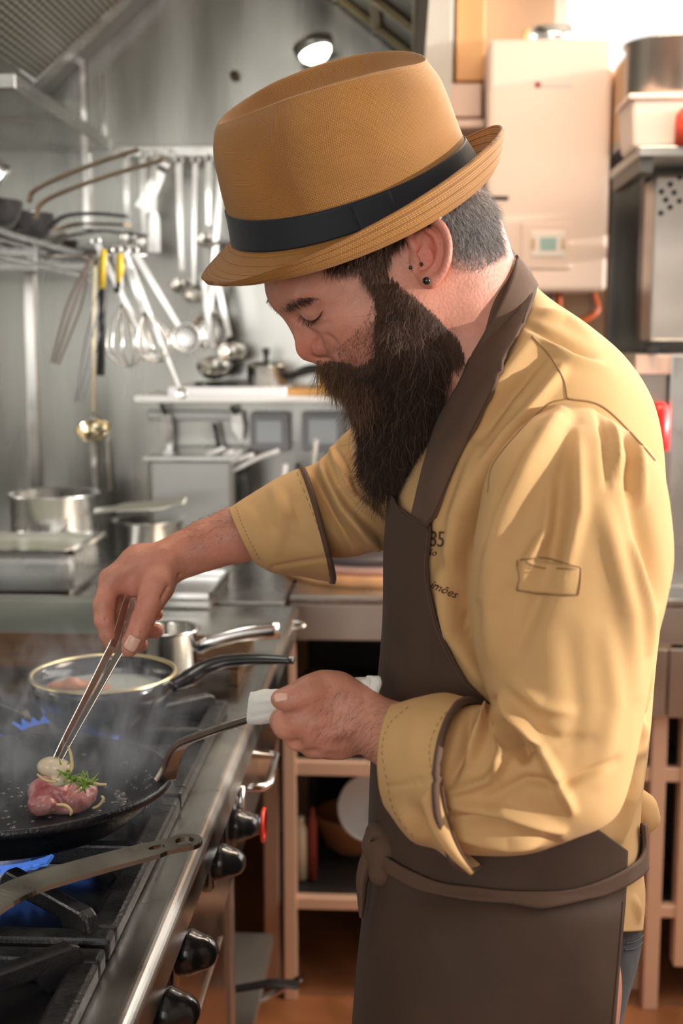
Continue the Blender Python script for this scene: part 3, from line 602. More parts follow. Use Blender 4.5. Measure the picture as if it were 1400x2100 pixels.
# things on the counter at the back left
ALU = mat('aluminium', (.85, .86, .87), .26, 1, bump=.04, bscale=30, rvar=.08)
def pot(name, label, u0, u1, vtop, Y, m, th=.004, lip=.006, group=None, cat='pot', zb=cz):
    a = PY(u0, vtop, Y); b = PY(u1, vtop, Y); r_ = abs(b[0] - a[0]) / 2; c = ((a[0] + b[0]) / 2, Y, zb); H_ = a[2] - zb; t = thing(name, label, cat, c, group)
    mb = MB(); mb.lathe([(0, 0), (r_ - .006, 0), (r_, .008), (r_, H_ - .004), (r_ + lip, H_), (r_ + lip, H_ + .003), (r_ - th, H_ + .001), (r_ - th, .01), (0, .006)], c, 56); mb.build('pan_body', m, t); return t, np.array(c), r_, H_
t, c, r_, H_ = pot('stock_pot', 'tall bright steel stock pot behind the square container', 24, 196, 1012, 2.72, ALU)
mb = MB(); mb.strip(spline([c + np.array([r_ + .004, -.03, H_ - .035]), PY(262, 1040, 2.66), PY(330, 1036, 2.62), PY(380, 1026, 2.6)], 16), (0, 1, .5), [.016] * 4 + [.03] * 8 + [.02] * 4, .006); mb.build('handle', mat('white_handle', (.78, .79, .72), .3, .6), t, bevel=.002)
t, c, r_, H_ = pot('saucepan', 'squat dark-sided steel saucepan under the long pale handle', 236, 372, 1066, 2.85, STEEL)
sc_ = thing('square_container', 'pale square steel container at the left frame edge', 'container', (-.9, 2.3, cz)); a = PY(-160, 1126, 2.38); b = PY(142, 1126, 2.38)
mb = MB(); mb.box((a[0], 2.39, cz), (b[0], 2.62, a[2] - .01)); mb.build('tub', ALU, sc_, bevel=.02)
mb = MB()
for (p, q) in (((a[0] - .01, 2.375), (b[0] + .01, 2.395)), ((a[0] - .01, 2.61), (b[0] + .01, 2.63)), ((b[0] - .004, 2.375), (b[0] + .012, 2.63))): mb.box((*p, a[2] - .01), (*q, a[2]))
mb.build('rim', STEEL_S, sc_, bevel=.002); MB().box((a[0], 2.40, a[2] - .05), (b[0] - .01, 2.61, a[2] - .0095)).build('contents', mat('grey_olive', (.34, .35, .27), .3), sc_)
gn = thing('gastronorm_pan', 'deep steel gastronorm pan standing upright behind the wrist', 'container', PY(390, 1075, 2.85)); a = PY(302, 1080, 2.85); b = PY(482, 936, 2.85)
MB().box((a[0], 2.85, cz), (b[0], 3.05, b[2])).build('tub', STEEL_D, gn, bevel=.016); MB().box((a[0] - .008, 2.84, b[2] - .012), (b[0] + .008, 3.06, b[2] + .002)).build('rim', STEEL, gn, bevel=.003)
for i, (a, b) in enumerate((((405, 948), (452, 922)), ((440, 952), (478, 926)), ((452, 962), (520, 932)), ((478, 966), (572, 924)))):
    mb = MB(); a3 = PY(*a, 2.86); b3 = PY(*b, 2.86); mb.tube(spline([a3, (a3 + b3) / 2 + np.array([0, 0, .004]), b3], 6), [.008, .0085, .009, .0095, .010, .009], 10, flat=.6)
    tag(mb.build('white_utensil_handle', WHB), ['shortest leftmost', 'second from left', 'third from left', 'longest rightmost'][i] + ' of the four white handles lying over the gastronorm pan', 'utensil handle', 'white handles over the gastronorm pan')
mb = MB(); mb.tube(spline([PY(486, 965, 2.9), PY(500, 1010, 2.9), PY(492, 1060, 2.9)], 8), [.02, .025, .022, .02, .02, .018, .016, .01], 14); tag(mb.build('black_cloth', BLACKM), 'black rag hanging by the corner of the gastronorm pan', 'cloth')
for i, (u, v, m_, lb) in enumerate(((585, 952, WHB, 'white spatula standing upright behind the far sleeve'), (648, 900, WHT, 'pale slanted utensil behind the beard and far sleeve'), (612, 950, BLACKM, 'black handled utensil between two pale ones behind the far sleeve'))):
    a = PY(u, v, 2.9); mb = MB(); mb.tube([a + np.array([-.02 + .01 * i, 0, -.22]), a + np.array([-.006, 0, -.05]), a], [.006, .010, .014], 12, flat=.5); tag(mb.build('spatula', m_), lb, 'spatula')
uj = PY(600, 1100, 2.9); mb = MB(); mb.lathe([(0, 0), (.06, 0), (.06, .13), (.063, .133), (.057, .133), (.055, .01), (0, .008)], (uj[0], 3.02, cz), 36); tag(mb.build('utensil_jar', STEEL_D), 'steel jar holding spatulas behind the far sleeve', 'jar')
tr = thing('steel_tray', 'shallow steel tray on the worktop behind the raised hand', 'tray', G(380, 1215, cz)); a = G(240, 1232, cz + .02); b = G(432, 1232, cz + .02)
MB().box((a[0], a[1] + .02, cz), (b[0], a[1] + .27, cz + .02)).build('tray_body', STEEL, tr, bevel=.006)
mb = MB(); y0_, y1_ = a[1] + .02, a[1] + .27
for p, q in (((a[0], y0_), (b[0], y0_ + .008)), ((a[0], y1_ - .008), (b[0], y1_)), ((a[0], y0_), (a[0] + .008, y1_)), ((b[0] - .008, y0_), (b[0], y1_))): mb.box((*p, cz + .02), (*q, cz + .034))
mb.build('rim', STEEL_S, tr, bevel=.002)
c_ = PY(760, 1190, 2.70); RD = .20
tb = thing('serving_dish', 'round pink and dark layered dish on a wooden board by the apron', 'dish', (c_[0], 2.74, cz))
mb = MB(); mb.lathe([(0, 0), (RD - .004, 0), (RD, .006), (RD, .020), (RD - .006, .024), (0, .024)], (c_[0], 2.74, cz), 72); mb.build('board', mat('light_wood', (.58, .30, .14), .4, var=.3, vscale=20), tb)
mb = MB(); mb.lathe([(0, .024), (RD - .02, .024), (RD - .014, .03), (RD - .012, .044), (0, .044)], (c_[0], 2.74, cz), 72); mb.build('pink_layer', mat('pink_layer', (.68, .42, .36), .4), tb)
mb = MB(); mb.lathe([(0, .044), (RD - .012, .044), (RD - .006, .05), (RD - .01, .064), (0, .064)], (c_[0], 2.74, cz), 72); mb.build('dark_layer', mat('dark_layer', (.06, .045, .05), .4), tb)
# ------------------------------------------------------------------ right side: water heater, shelf, oven
by = 3.14
a = PY(1001, 76, by); b = PY(1252, 597, by); bo_ = thing('water_heater', 'white wall mounted gas water heater behind the hat', 'water heater', ((a[0] + b[0]) / 2, 3.39, b[2])); a2 = PY(1262, 80, by)
BOIL = mat('boiler_enamel', (.76, .58, .48), .40)
MB().box((a[0], by, b[2]), (a2[0] - .004, YB - .002, a[2] - .004)).build('casing', BOIL, bo_, bevel=.012)
c0 = PY(1133, 60, 3.26); mb = MB(); mb.lathe([(.072, -.01), (.076, .0), (.076, .030), (.070, .033), (.066, .030), (0, .028)], (c0[0], 3.27, a[2] + .012), 40); mb.build('flue', STEEL_S, bo_)
def plate(u0, v0, u1, v1, m, nm, dy=.004, par=None, bev=.004, y=None):
    y = by if y is None else y; p = PY(u0, v1, y); q = PY(u1, v0, y); return MB().box((p[0], y - dy, p[2]), (q[0], y + .001, q[2])).build(nm, m, par if par is not None else bo_, bevel=bev)
plate(1066, 456, 1172, 552, BOIL, 'control_frame', .006); plate(1086, 474, 1158, 528, mat('boiler_inner', (.80, .70, .62), .35), 'control_panel', .010); plate(1106, 488, 1140, 514, mat('lcd', (.32, .46, .42), .2), 'display', .0115, bev=.001)
for u in (1092, 1153): plate(u - 4, 490, u + 4, 512, mat('tan_button', (.55, .38, .22), .4), 'button', .0125, bev=.001)
plate(1004, 402, 1042, 411, BLACK, 'slot', .003, bev=.001)
plate(1096, 168, 1108, 180, mat('logo_red', (.30, .03, .05), .4), 'logo_mark', .002, bev=.0004)
plate(1108, 172, 1172, 180, mat('logo_grey', (.55, .50, .48), .4), 'logo_lettering', .0015, bev=.0004)
mb = MB(); z_ = b[2]
for (u0, u1, dv, m_) in ((1130, 1215, 62, 0), (1145, 1222, 50, 1)):
    mb = MB(); p = [PY(u0, 598, 3.28), PY(u0 + 4, 640, 3.26), PY((u0 + u1) / 2, 598 + dv + 12, 3.25), PY(u1, 640, 3.26), PY(u1 - 3, 612, 3.28), PY(u1 - 8, 596, 3.3)]; mb.tube(spline(p, 26), .009 if m_ else .007, 12); mb.build('hose', [STEEL_D, mat('orange_hose', (.60, .12, .03), .4)][m_], bo_)
q = PY(1100, 610, 3.2); MB().box((q[0] - .03, 3.2, z_ - .05), (q[0] + .02, 3.3, z_ + .01)).build('valve', DARK, bo_, bevel=.005)
# cardboard boxes and paper on the wall by the heater
a = PY(934, 166, 3.3); b = PY(996, -60, 3.3); tag(MB().box((a[0], 3.3, a[2]), (b[0], 3.398, b[2])).build('wall_cabinet', mat('orange_panel', (.78, .42, .17), .5, var=.2, vscale=3), bevel=.004), 'orange-tan panel standing between the grey column and the water heater', 'panel')
a = PY(922, 240, 3.25); b = PY(988, 170, 3.25); tag(MB().box((a[0], 3.25, a[2]), (b[0], 3.398, b[2])).build('carton_box', PINKW, bevel=.004), 'pale pink box directly below the orange-tan panel', 'box')
a = PY(918, 262, 3.22); b = PY(992, 244, 3.22); tag(MB().box((a[0], 3.22, a[2]), (b[0], 3.398, b[2])).build('wall_ledge', PINKW, bevel=.003), 'narrow pink-beige ledge under the pale pink box', 'ledge')
ys = 2.60; a = PY(1276, 322, 2.8); zsh = PY(1282, 300, ys)[2]
sh = thing('wall_shelf', 'dark steel shelf holding tub and pot at the right edge', 'shelf', (a[0], ys, zsh)); MB().box((a[0], ys, zsh - .02), (XR - .002, 2.96, zsh)).build('board', STEEL_D, sh, bevel=.002)
MB().box((a[0] + .004, ys + .01, zsh - .05), (a[0] + .03, 2.95, zsh - .02)).build('bracket', DARK, sh); MB().box((1.0, 2.95, zsh - .06), (1.04, YB - .005, zsh)).build('bracket', DARK, sh)
PLT = mat('cloudy_plastic', (.80, .66, .58), .35, trans=.25)
def tub(u0, u1, vt, Y, zb, m, name, label, w=.16):
    a = PY(u0, vt, Y); b = PY(u1, vt, Y); t = thing(name, label, 'container', ((a[0] + b[0]) / 2, Y + w / 2, zb)); H_ = a[2] - zb; mb = MB(); k = .85
    x0_, x1_ = a[0], b[0]; cx = (x0_ + x1_) / 2; hx = (x1_ - x0_) / 2; mb.add([(cx + sx * hx * f_, Y + w / 2 + sy * w / 2 * f_, zb + z) for f_, z in ((.88, 0), (1, H_)) for sx, sy in ((-1, -1), (1, -1), (1, 1), (-1, 1))], [(3, 2, 1, 0), (4, 5, 6, 7), (0, 1, 5, 4), (1, 2, 6, 5), (2, 3, 7, 6), (3, 0, 4, 7)], False); mb.build('tub_body', m, t, bevel=.008)
    MB().box((x0_ - .006, Y - .006, zb + H_ - .008), (x1_ + .006, Y + w + .006, zb + H_ + .004)).build('lid', mat('pink_lid', (.85, .60, .50), .4), t, bevel=.004); return zb + H_ + .004
zl = tub(1294, 1420, 196, ys + .02, zsh + .001, PLT, 'storage_tub', 'cloudy plastic storage tub with pink lid on the dark shelf')
t, c, r_, H_ = pot('stock_pot', 'wide steel pot stacked on the plastic tub at the right edge', 1284, 1460, 96, ys + .12, STEEL_W, zb=zl)
p = PY(1412, 292, ys - .02); mb = MB(); mb.lathe([(0, 0), (.022, 0), (.022, .06), (.012, .075), (0, .075)], (p[0], ys + .01, zsh + .001), 20); tag(mb.build('red_bottle', mat('red_plastic', (.62, .06, .03), .35)), 'red container at the extreme right edge on the dark shelf', 'bottle')
ca_ = PY(1276, 108, 3.05); tag(MB().box((ca_[0], 3.0, 1.90), (1.15, 3.3, 2.085)).build('carton_box', mat('sun_block_carton', (.66, .42, .24), .7), bevel=.004), 'tan carton added to keep sun off the lower water heater', 'box'); tag(MB().box((ca_[0] - .004, 2.975, 1.875), (XR - .002, YB - .005, 1.899)).build('wall_shelf', STEEL_D, bevel=.002), 'narrow back shelf under the tan carton', 'shelf')  # tan edge shows beside the pot; bulk added to shade the heater
# tall equipment at the right edge
a = PY(1344, 360, 2.75); b = PY(1420, 700, 2.75)
pf = thing('perforated_cabinet', 'steel cabinet with a cluster of round holes at the right edge', 'cabinet', (a[0] + .2, 2.9, b[2])); MB().box((a[0], 2.75, b[2]), (XR - .05, 2.87, a[2])).build('casing', STEEL_W, pf, bevel=.006)
mb = MB()
for (u, v) in ((1374, 378), (1394, 364), (1356, 393), (1382, 395), (1365, 410), (1393, 412), (1374, 425), (1355, 437)): mb.lathe([(0, 0), (.006, 0), (0, .001)], PY(u, v, 2.749), 14, axis=(0, -1, 0))
mb.build('holes', mat('hole_black', (.02, .02, .02), .8), pf)
a = PY(1322, 350, 2.95); b = PY(1343, 718, 2.95); tag(MB().box((a[0], 2.95, b[2]), (b[0], 3.0, a[2])).build('upright_post', DARK, bevel=.003), 'dark upright steel post left of the cabinet with holes', 'post')
st_ = MB().box((PY(1245, 700, 3.33)[0], 3.33, .92), (XR - .01, 3.398, PY(1280, 330, 3.33)[2])); st_ = struct('trim_3', st_, CLAD)
a = PY(1302, 728, 2.6); ov = thing('table_oven', 'beige-steel bench oven on the worktop behind the shoulder', 'oven', (a[0] + .2, 2.8, cz)); MB().box((a[0], 2.6, cz), (PY(1372, 700, 2.6)[0], 3.1, a[2])).build('side_panel', STEEL_W, ov, bevel=.004)
MB().box((PY(1374, 700, 2.6)[0], 2.585, cz), (1.5, 3.1, a[2] + .001)).build('casing', ALU, ov, bevel=.004); MB().box((PY(1302, 760, 2.59)[0], 2.59, PY(1302, 768, 2.59)[2]), (PY(1400, 700, 2.59)[0], 2.60, PY(1302, 728, 2.59)[2])).build('trim_strip', PINKW, ov, bevel=.002)
q = PY(1302, 768, 2.58); MB().box((PY(1330, 770, 2.575)[0], 2.57, q[2] + .045), (PY(1348, 770, 2.575)[0], 2.60, q[2] + .06)).build('small_switch', BLACKM, ov)
mb = MB(); q = PY(1352, 905, 2.55); mb.lathe([(0, 0), (.020, 0), (.022, .01), (.022, .085), (.010, .10), (0, .10)], (q[0], 2.56, q[2] - .02), 24); tag(mb.build('fire_extinguisher', mat('signal_red', (.60, .01, .01), .3)), 'small red cylinder just behind the back of the shoulder', 'extinguisher')
ql = (q[0], 2.56); MB().box((q[0] - .022, 2.54, cz), (q[0] + .022, 2.585, q[2] - .021)).build('oven_bracket', STEEL_W, ov)
# ------------------------------------------------------------------ the stove
stv = thing('gas_stove', 'long stainless steel gas stove in the foreground', 'stove', (-.62, 1.4, 0)); XE = -.205; YA, YE = .30, 2.36
HOB = mat('hob_steel', (.60, .59, .56), .30, 1, bump=.12, bscale=18, var=.35, vscale=7, rvar=.13)
mb = MB(); prof = [(-1.05, cz - .03), (-1.05, cz), *[(XE - .014 + .014 * math.sin(a), cz - .014 + .014 * math.cos(a)) for a in np.linspace(0, PI / 2, 9)], *[(XE - .006 + .008 * math.cos(a), cz - .034 - .008 * math.sin(a)) for a in np.linspace(.3, PI / 2, 6)], (XE - .03, cz - .042)]
V = [(x, y, z) for y in (YA, YE) for x, z in prof]; n = len(prof); mb.add(V, [tuple(range(n)), tuple(range(2 * n - 1, n - 1, -1))] + [(i, i + n, (i + 1) % n + n, (i + 1) % n) for i in range(n)], False); mb.build('hob_top', HOB, stv, bevel=.002)
MB().box((-1.05, YA + .01, .08), (-.30, 1.68, cz - .03)).box((-1.05, 1.68, .66), (-.30, YE - .01, cz - .03)).build('carcass', STEEL_D, stv)
MB().box((-1.03, 1.70, .20), (-.26, 2.34, .22)).build('low_shelf', STEEL_D, stv); MB().box((-1.05, 1.69, .1), (-1.03, 2.35, .66)).build('rear_panel', DARK, stv)
MB().box((-.30, 1.65, .08), (-.245, 1.69, .70)).build('corner_post', STEEL_W, stv, bevel=.003)
PAN_M = mat('panel_steel', (.55, .47, .42), .22, 1, bump=.04, rvar=.06)
MB().box((-.30, YA + .01, .70), (-.226, YE - .01, cz - .036)).build('control_panel', PAN_M, stv, bevel=.003)
for i, (y0_, y1_) in enumerate(((.34, 1.00), (1.02, 1.64))):
    dr = MB().box((-.30, y0_, .14), (-.25, y1_, .685)).build('oven_door', PAN_M, stv, bevel=.006); MB().box((-.251, y0_ + .05, .24), (-.246, y1_ - .05, .60)).build('door_panel', PAN_M, dr, bevel=.003); mb = MB(); mb.tube([(-.215, y0_ + .05, .20), (-.215, y1_ - .05, .20)], .009, 14)
    for y in (y0_ + .08, y1_ - .08): mb.tube([(-.25, y, .20), (-.215, y, .20)], .006, 10)
    mb.build('handle', STEEL_S, dr)
for x in (-.98, -.34):
    for y in (.4, 2.25): mb = MB(); mb.tube([(x, y, 0), (x, y, .08)], .02, 12); mb.build('foot', BLACKM, stv)
def knob(u, v, zz, s=1.0, red=False):
    c = G(u, v, zz); x = -.225; y = c[1]; z = c[2]
    mb = MB(); mb.lathe([(0, 0), (.032 * s, 0), (.034 * s, .003), (.034 * s, .010), (.030 * s, .013), (0, .013)], (x, y, z), 40, axis=(1, 0, 0)); k = mb.build('knob_bezel', BLACK, stv)
    vk, qk = surface([cone(I3((x + .008, y, z)), I3((x + .016, y, z)), .020 * s, .021 * s, k=.004), cone(I3((x + .024, y, z)), I3((x + .034, y, z)), .0195 * s, .016 * s, k=.006), cone(I3((x + .047, y - .030, z + .012)), I3((x + .047, y - .030, z - .012)), .018, .018, k=.004, op='s'), cone(I3((x + .047, y + .030, z + .012)), I3((x + .047, y + .030, z - .012)), .018, .018, k=.004, op='s')], .0022, 2)
    o = link_mesh('knob', W3(vk), qk, BLACK, stv)
    if red: mb = MB(); mb.lathe([(.020, 0), (.0225, .001), (.0225, .004), (.020, .005)], (x + .0445, y, z), 36, axis=(1, 0, 0)); mb.build('red_ring', mat('red_knob_ring', (.75, .05, .02), .3), stv)  # plain red ring at the knob end
for (u, v, zz, s, rd_) in ((335, 2075, .838, 1.06, 0), (386, 1952, .838, 1.06, 0), (460, 1768, .834, .98, 0), (508, 1694, .822, .95, 0), (536, 1692, .800, .9, 1), (300, 2240, .838, 1.06, 0)): knob(u, v, zz, s, rd_)
c = G(528, 1590, .83); mb = MB(); mb.tube([(-.236, c[1] - .05, .83), (-.185, c[1] - .045, .83), (-.178, c[1] - .035, .83), (-.178, c[1] + .075, .83), (-.185, c[1] + .085, .83), (-.236, c[1] + .09, .83)], .006, 10); mb.build('towel_rail', STEEL_S, stv)
mb = MB(); mb.tube([(-.236, c[1] - .12, .80), (-.21, c[1] - .12, .80), (-.205, c[1] - .12, .83), (-.205, c[1] - .12, .86)], .006, 10); mb.build('gas_tap', STEEL_S, stv)
# burners with flames
BUR = mat('burner_alu', (.34, .33, .36), .45, .8, bump=.3, bscale=200); FLM = mat('gas_flame', (.02, .06, .4), .5, emit=(.12, .32, 1.0), estr=.6, alpha=.4)
def burner(x, y, lit):
    b_ = MB(); b_.lathe([(0, 0), (.062, 0), (.062, .010), (.056, .018), (.056, .022), (.050, .028), (.030, .030), (0, .030)], (x, y, cz), 48); o = b_.build('burner', BUR, stv)
    mb = MB()
    for k in range(36): a_ = 2 * PI * k / 36; p = np.array([x + .0592 * math.cos(a_), y + .0592 * math.sin(a_), cz + .0145]); mb.sph(p, .0021, 8)
    mb.build('burner_ports', BLACKM, o)
    if lit:
        mb = MB(); N_ = 180; V = []
        for k in range(N_):
            a_ = 2 * PI * k / N_; w_ = .5 + .5 * math.cos(a_ * 36); w_ = w_ ** .7; d_ = np.array([math.cos(a_), math.sin(a_), 0]); jig = 1 + .18 * math.sin(a_ * 5 + 1)
            for (rr, zz) in ((.060, .012), (.066 + .003 * w_, .0145), (.069 + .007 * w_ * jig, .018 + .003 * w_), (.071 + .011 * w_ * jig, .023 + .005 * w_)): V.append(np.array([x, y, cz]) + d_ * rr + np.array([0, 0, zz]))
        Fc = [(k * 4 + i, ((k + 1) % N_) * 4 + i, ((k + 1) % N_) * 4 + i + 1, k * 4 + i + 1) for k in range(N_) for i in range(3)]; mb.add(V, Fc); fo = mb.build('flame', FLM, o); md = fo.modifiers.new('t', 'SOLIDIFY'); md.thickness = .003
BX = -.435
PC = PD(20, 1597, 1.21)
burner(BX + .038, 1.155, True); burner(BX, 1.47, True); burner(BX, .72, False)
for y in (.72, 1.10, 1.47): burner(-.82, y, False)
ENA = mat('black_enamel_plate', (.012, .012, .014), .25, coat=.3, bump=.1, bscale=60)
for y0_, y1_ in ((.60, .92), (.98, 1.26), (1.32, 1.63)): MB().box((-.595, y0_, cz - .002), (-.27, y1_, cz + .0015)).build('hob_dark_plate', ENA, stv, bevel=.001)  # plates added to keep blue flame light off the hob steel
# cast iron grates
def grate(label, y0_, y1_, x0_=-.62, x1_=-.245, zt_=.936):
    t = thing('pan_grate', label, 'grate', ((x0_ + x1_) / 2, (y0_ + y1_) / 2, cz), 'cast iron grates on the stove'); bw = .024; zb, zf = cz + .001, cz + .020; cx, cy = (x0_ + x1_) / 2, (y0_ + y1_) / 2; mb = MB()
    for a, b in (((x0_, y0_), (x1_, y0_ + bw)), ((x0_, y1_ - bw), (x1_, y1_)), ((x0_, y0_ + bw), (x0_ + bw, y1_ - bw)), ((x1_ - bw, y0_ + bw), (x1_, y1_ - bw))): mb.box((*a, zb), (*b, zf))
    mb.build('frame', IRON_W, t, bevel=.004)
    for (sx, sy) in ((1, 0), (-1, 0), (0, 1), (0, -1)):
        s0 = np.array([x1_ if sx > 0 else x0_, cy]) if sx else np.array([cx, y1_ if sy > 0 else y0_]); s1 = np.array([cx, cy]) + np.array([sx, sy]) * .05; d_ = nrm(s1 - s0); nn = np.array([-d_[1], d_[0]]) * .007; s0 = s0 + d_ * .003; L_ = np.linalg.norm(s1 - s0)
        pr = [(0, zb), (.0, zt_ - .006), (.006, zt_), (L_ - .012, zt_), (L_, zt_ - .010), (L_, zt_ - .022), (L_ * .45, zt_ - .022), (.045, zf - .004), (.03, zb)]; V = []
        for s in (-1, 1): V += [(*(s0 + d_ * a + s * nn), z) for a, z in pr]
        n = len(pr); mb = MB(); mb.add(V, [tuple(range(n))[::-1], tuple(range(n, 2 * n))] + [(i, (i + 1) % n, n + (i + 1) % n, n + i) for i in range(n)], False); mb.build('prong', IRON, t, bevel=.003)
    for (sx, sy) in ((1, 1), (1, -1), (-1, 1), (-1, -1)):
        s0 = np.array([x1_ - .012 if sx > 0 else x0_ + .012, y1_ - .012 if sy > 0 else y0_ + .012]); s1 = np.array([cx, cy]) + nrm(s0 - np.array([cx, cy])) * .085; d_ = nrm(s1 - s0); nn = np.array([-d_[1], d_[0]]) * .007; L_ = np.linalg.norm(s1 - s0)
        pr = [(0, zb), (.01, zt_ - .004), (.018, zt_), (L_ - .01, zt_), (L_, zt_ - .01), (L_, zt_ - .02), (.05, zf - .002), (.04, zb)]; V = []
        for s in (-1, 1): V += [(*(s0 + d_ * a + s * nn), z) for a, z in pr]
        n = len(pr); mb = MB(); mb.add(V, [tuple(range(n))[::-1], tuple(range(n, 2 * n))] + [(i, (i + 1) % n, n + (i + 1) % n, n + i) for i in range(n)], False); mb.build('prong', IRON, t, bevel=.003)
grate('black cast iron grate nearest the camera at the bottom left', .57, .945)
grate('black cast iron grate under the big frying pan', .955, 1.285)
grate('black cast iron grate under the small black pan', 1.295, 1.655)
# brown grill bars and griddle
gl = thing('char_grill', 'brown iron grill bars behind the pans', 'grill', (-.6, 1.85, cz)); BRN = mat('brown_iron', (.16, .085, .04), .5, .4, var=.5, vscale=30)
for k in range(9): MB().box((-1.0, 1.80 + .021 * k, cz + .022), (-.25, 1.808 + .021 * k, cz + .034)).build('bar', BRN, gl, bevel=.002)
MB().box((-1.0, 1.70, cz + .001), (-.985, 2.0, cz + .022)).build('side', BRN, gl); MB().box((-.262, 1.79, cz + .001), (-.25, 1.99, cz + .022)).build('side', BRN, gl)
GRN = mat('griddle_grey_green', (.30, .32, .28), .38, .7, var=.25, vscale=5)
gd = thing('griddle', 'grey-green griddle plate with raised splash edge behind the grill', 'griddle', (-.75, 2.1, cz)); a = G(0, 1236, .985); MB().box((-1.04, 2.02, cz + .001), (PY(226, 1300, 2.02)[0], 2.045, .982)).build('splash_edge', GRN, gd, bevel=.004)
MB().box((-1.04, 2.045, cz + .001), (PY(226, 1300, 2.04)[0], 2.30, .93)).build('plate', GRN, gd, bevel=.003)
# ------------------------------------------------------------------ pans on the stove
big = thing('frying_pan', 'large black cast iron frying pan with the meat, at the left edge', 'pan', PC)
Pn, Pf, Pr = PD(20, 1704, 1.21 - .1545), PD(20, 1506, 1.21 + .1545), PD(343, 1592, 1.21)
PCc = (Pn + Pf) / 2; e2_ = nrm(Pf - Pn); e1_ = nrm(Pr - PCc - np.dot(Pr - PCc, e2_) * e2_); PAX = np.cross(e1_, e2_); PAX = PAX if PAX[2] > 0 else -PAX
RP = .1565; HP = .042; PB = PCc - PAX * HP
CI = mat('seasoned_iron', (.008, .010, .014), .36, 0, bump=.6, bscale=300, rvar=.14, vscale=40, spec=.5, coat=.12)
mb = MB(); mb.lathe([(0, 0), (.118, 0), (.124, .004), (.142, .020), (RP - .003, HP - .010), (RP + .003, HP - .008), (RP + .003, HP - .001), (RP, HP), (RP - .003, HP - .001), (.146, .026), (.128, .010), (.116, .006), (0, .005)], PB, 96, axis=PAX); mb.build('pan_body', CI, big)
hp_ = [PD(338, 1600, 1.205), PD(348, 1572, 1.20), PD(358, 1545, 1.19), PD(378, 1522, 1.175), PD(420, 1505, 1.14), PD(510, 1474, 1.075), PD(600, 1449, 1.035), PD(700, 1424, 1.005)]
HNDM = mat('handle_steel', (.34, .30, .26), .3, .9, var=.4, vscale=30, bump=.1, bscale=80); mb = MB(); mb.strip(spline(hp_, 50), np.cross(nrm(hp_[-1] - hp_[3]), (0, 0, 1)), np.concatenate([np.linspace(.026, .017, 10), np.linspace(.017, .0175, 40)]), .0075); mb.build('handle', HNDM, big, bevel=.002)
# bubbles of fat in the pan
OILM = mat('hot_fat', (.16, .15, .14), .05, trans=.35, coat=1, spec=.8); mb = MB()
for _ in range(170):
    a_ = RNG.uniform(0, 2 * PI); r_ = .115 * math.sqrt(RNG.random()); s_ = RNG.uniform(.0008, .0026); mb.sph(PB + PAX * (.0052) + e1_ * r_ * math.cos(a_) + e2_ * r_ * math.sin(a_), s_, 8, (1.3, 1.3, .6))
for _ in range(150):
    a_ = RNG.normal(.25, .30); r_ = RNG.uniform(.108, .146); s_ = RNG.uniform(.0008, .0030); hz = .006 if r_ < .126 else .006 + (r_ - .126) * .95; mb.sph(PB + PAX * hz + e1_ * r_ * math.cos(a_) + e2_ * r_ * math.sin(a_), s_, 8, (1.2, 1.2, .6))
bb = mb.build('fat_bubbles', OILM, big); bb['kind'] = 'stuff'
sm = G(212, 1378, 1.004); RS = np.linalg.norm(G(359, 1378, 1.004) - sm); GOLD = mat('brass_rim', (.70, .58, .34), .3, .8)
sp = thing('frying_pan', 'small black pan with pale gold rim holding a cooking piece', 'pan', (sm[0], sm[1], .938)); c = np.array([sm[0], sm[1], .938]); hS = 1.004 - .938
mb = MB(); mb.lathe([(0, 0), (RS * .62, 0), (RS * .70, .004), (RS * .86, .022), (RS * .97, .046), (RS, hS - .002), (RS - .003, hS - .001), (RS * .94, .046), (RS * .82, .022), (RS * .62, .007), (0, .006)], c, 80); mb.build('pan_body', mat('black_enamel', (.010, .011, .015), .16, coat=.5), sp)
mb = MB(); mb.lathe([(RS - .0035, hS - .002), (RS - .002, hS + .001), (RS + .0012, hS + .0008), (RS + .0018, hS - .002)], c, 96); mb.build('rim', GOLD, sp)
hq = [PD(352, 1408, 1.50), PD(385, 1392, 1.51), PD(420, 1370, 1.52), PD(465, 1356, 1.52), PD(530, 1352, 1.51), PD(602, 1354, 1.50)]; mb = MB(); mb.tube(spline(hq, 30), np.concatenate([np.linspace(.010, .013, 6), np.linspace(.014, .010, 14), np.linspace(.010, .006, 10)]), 16, flat=.75, up=(0, 0, 1)); mb.build('handle', BLACK, sp)
mb = MB(); mb.lathe([(0, .041), (RS * .80, .041), (RS * .925, .0415)], c, 60); mb.build('milky_liquid', mat('milky', (.50, .56, .54), .2), sp)
vs, qs = surface([ell(I3(G(150, 1406, .980)), (.028, .008, .018), k=.008), ell(I3(G(195, 1410, .979)), (.022, .006, .016), k=.008), ell(I3(G(148, 1400, .986)), (.009, .008, .008), k=.006), ell(I3(G(112, 1408, .980)), (.012, .005, .010), k=.006)], .0022, 1)
tag(link_mesh('salmon_piece', W3(vs), qs, mat('salmon', (.80, .36, .20), .4, bump=.4, bscale=200, var=.3, vscale=90, sss=.1)), 'orange piece of food cooking in the small black pan', 'food')
t, c, r_, H_ = pot('saucepan', 'small bright steel saucepan behind the small black pan', 292, 402, 1290, 1.72, STEEL_S, zb=cz + .021)
mb = MB(); h0 = c + np.array([r_, -.0, H_ - .03]); mb.tube(spline([h0, PY(430, 1318, 1.72), PY(500, 1300, 1.73), PY(572, 1292, 1.74)], 16), np.linspace(.005, .007, 16), 10, flat=1.8); mb.build('handle', STEEL_S, t)
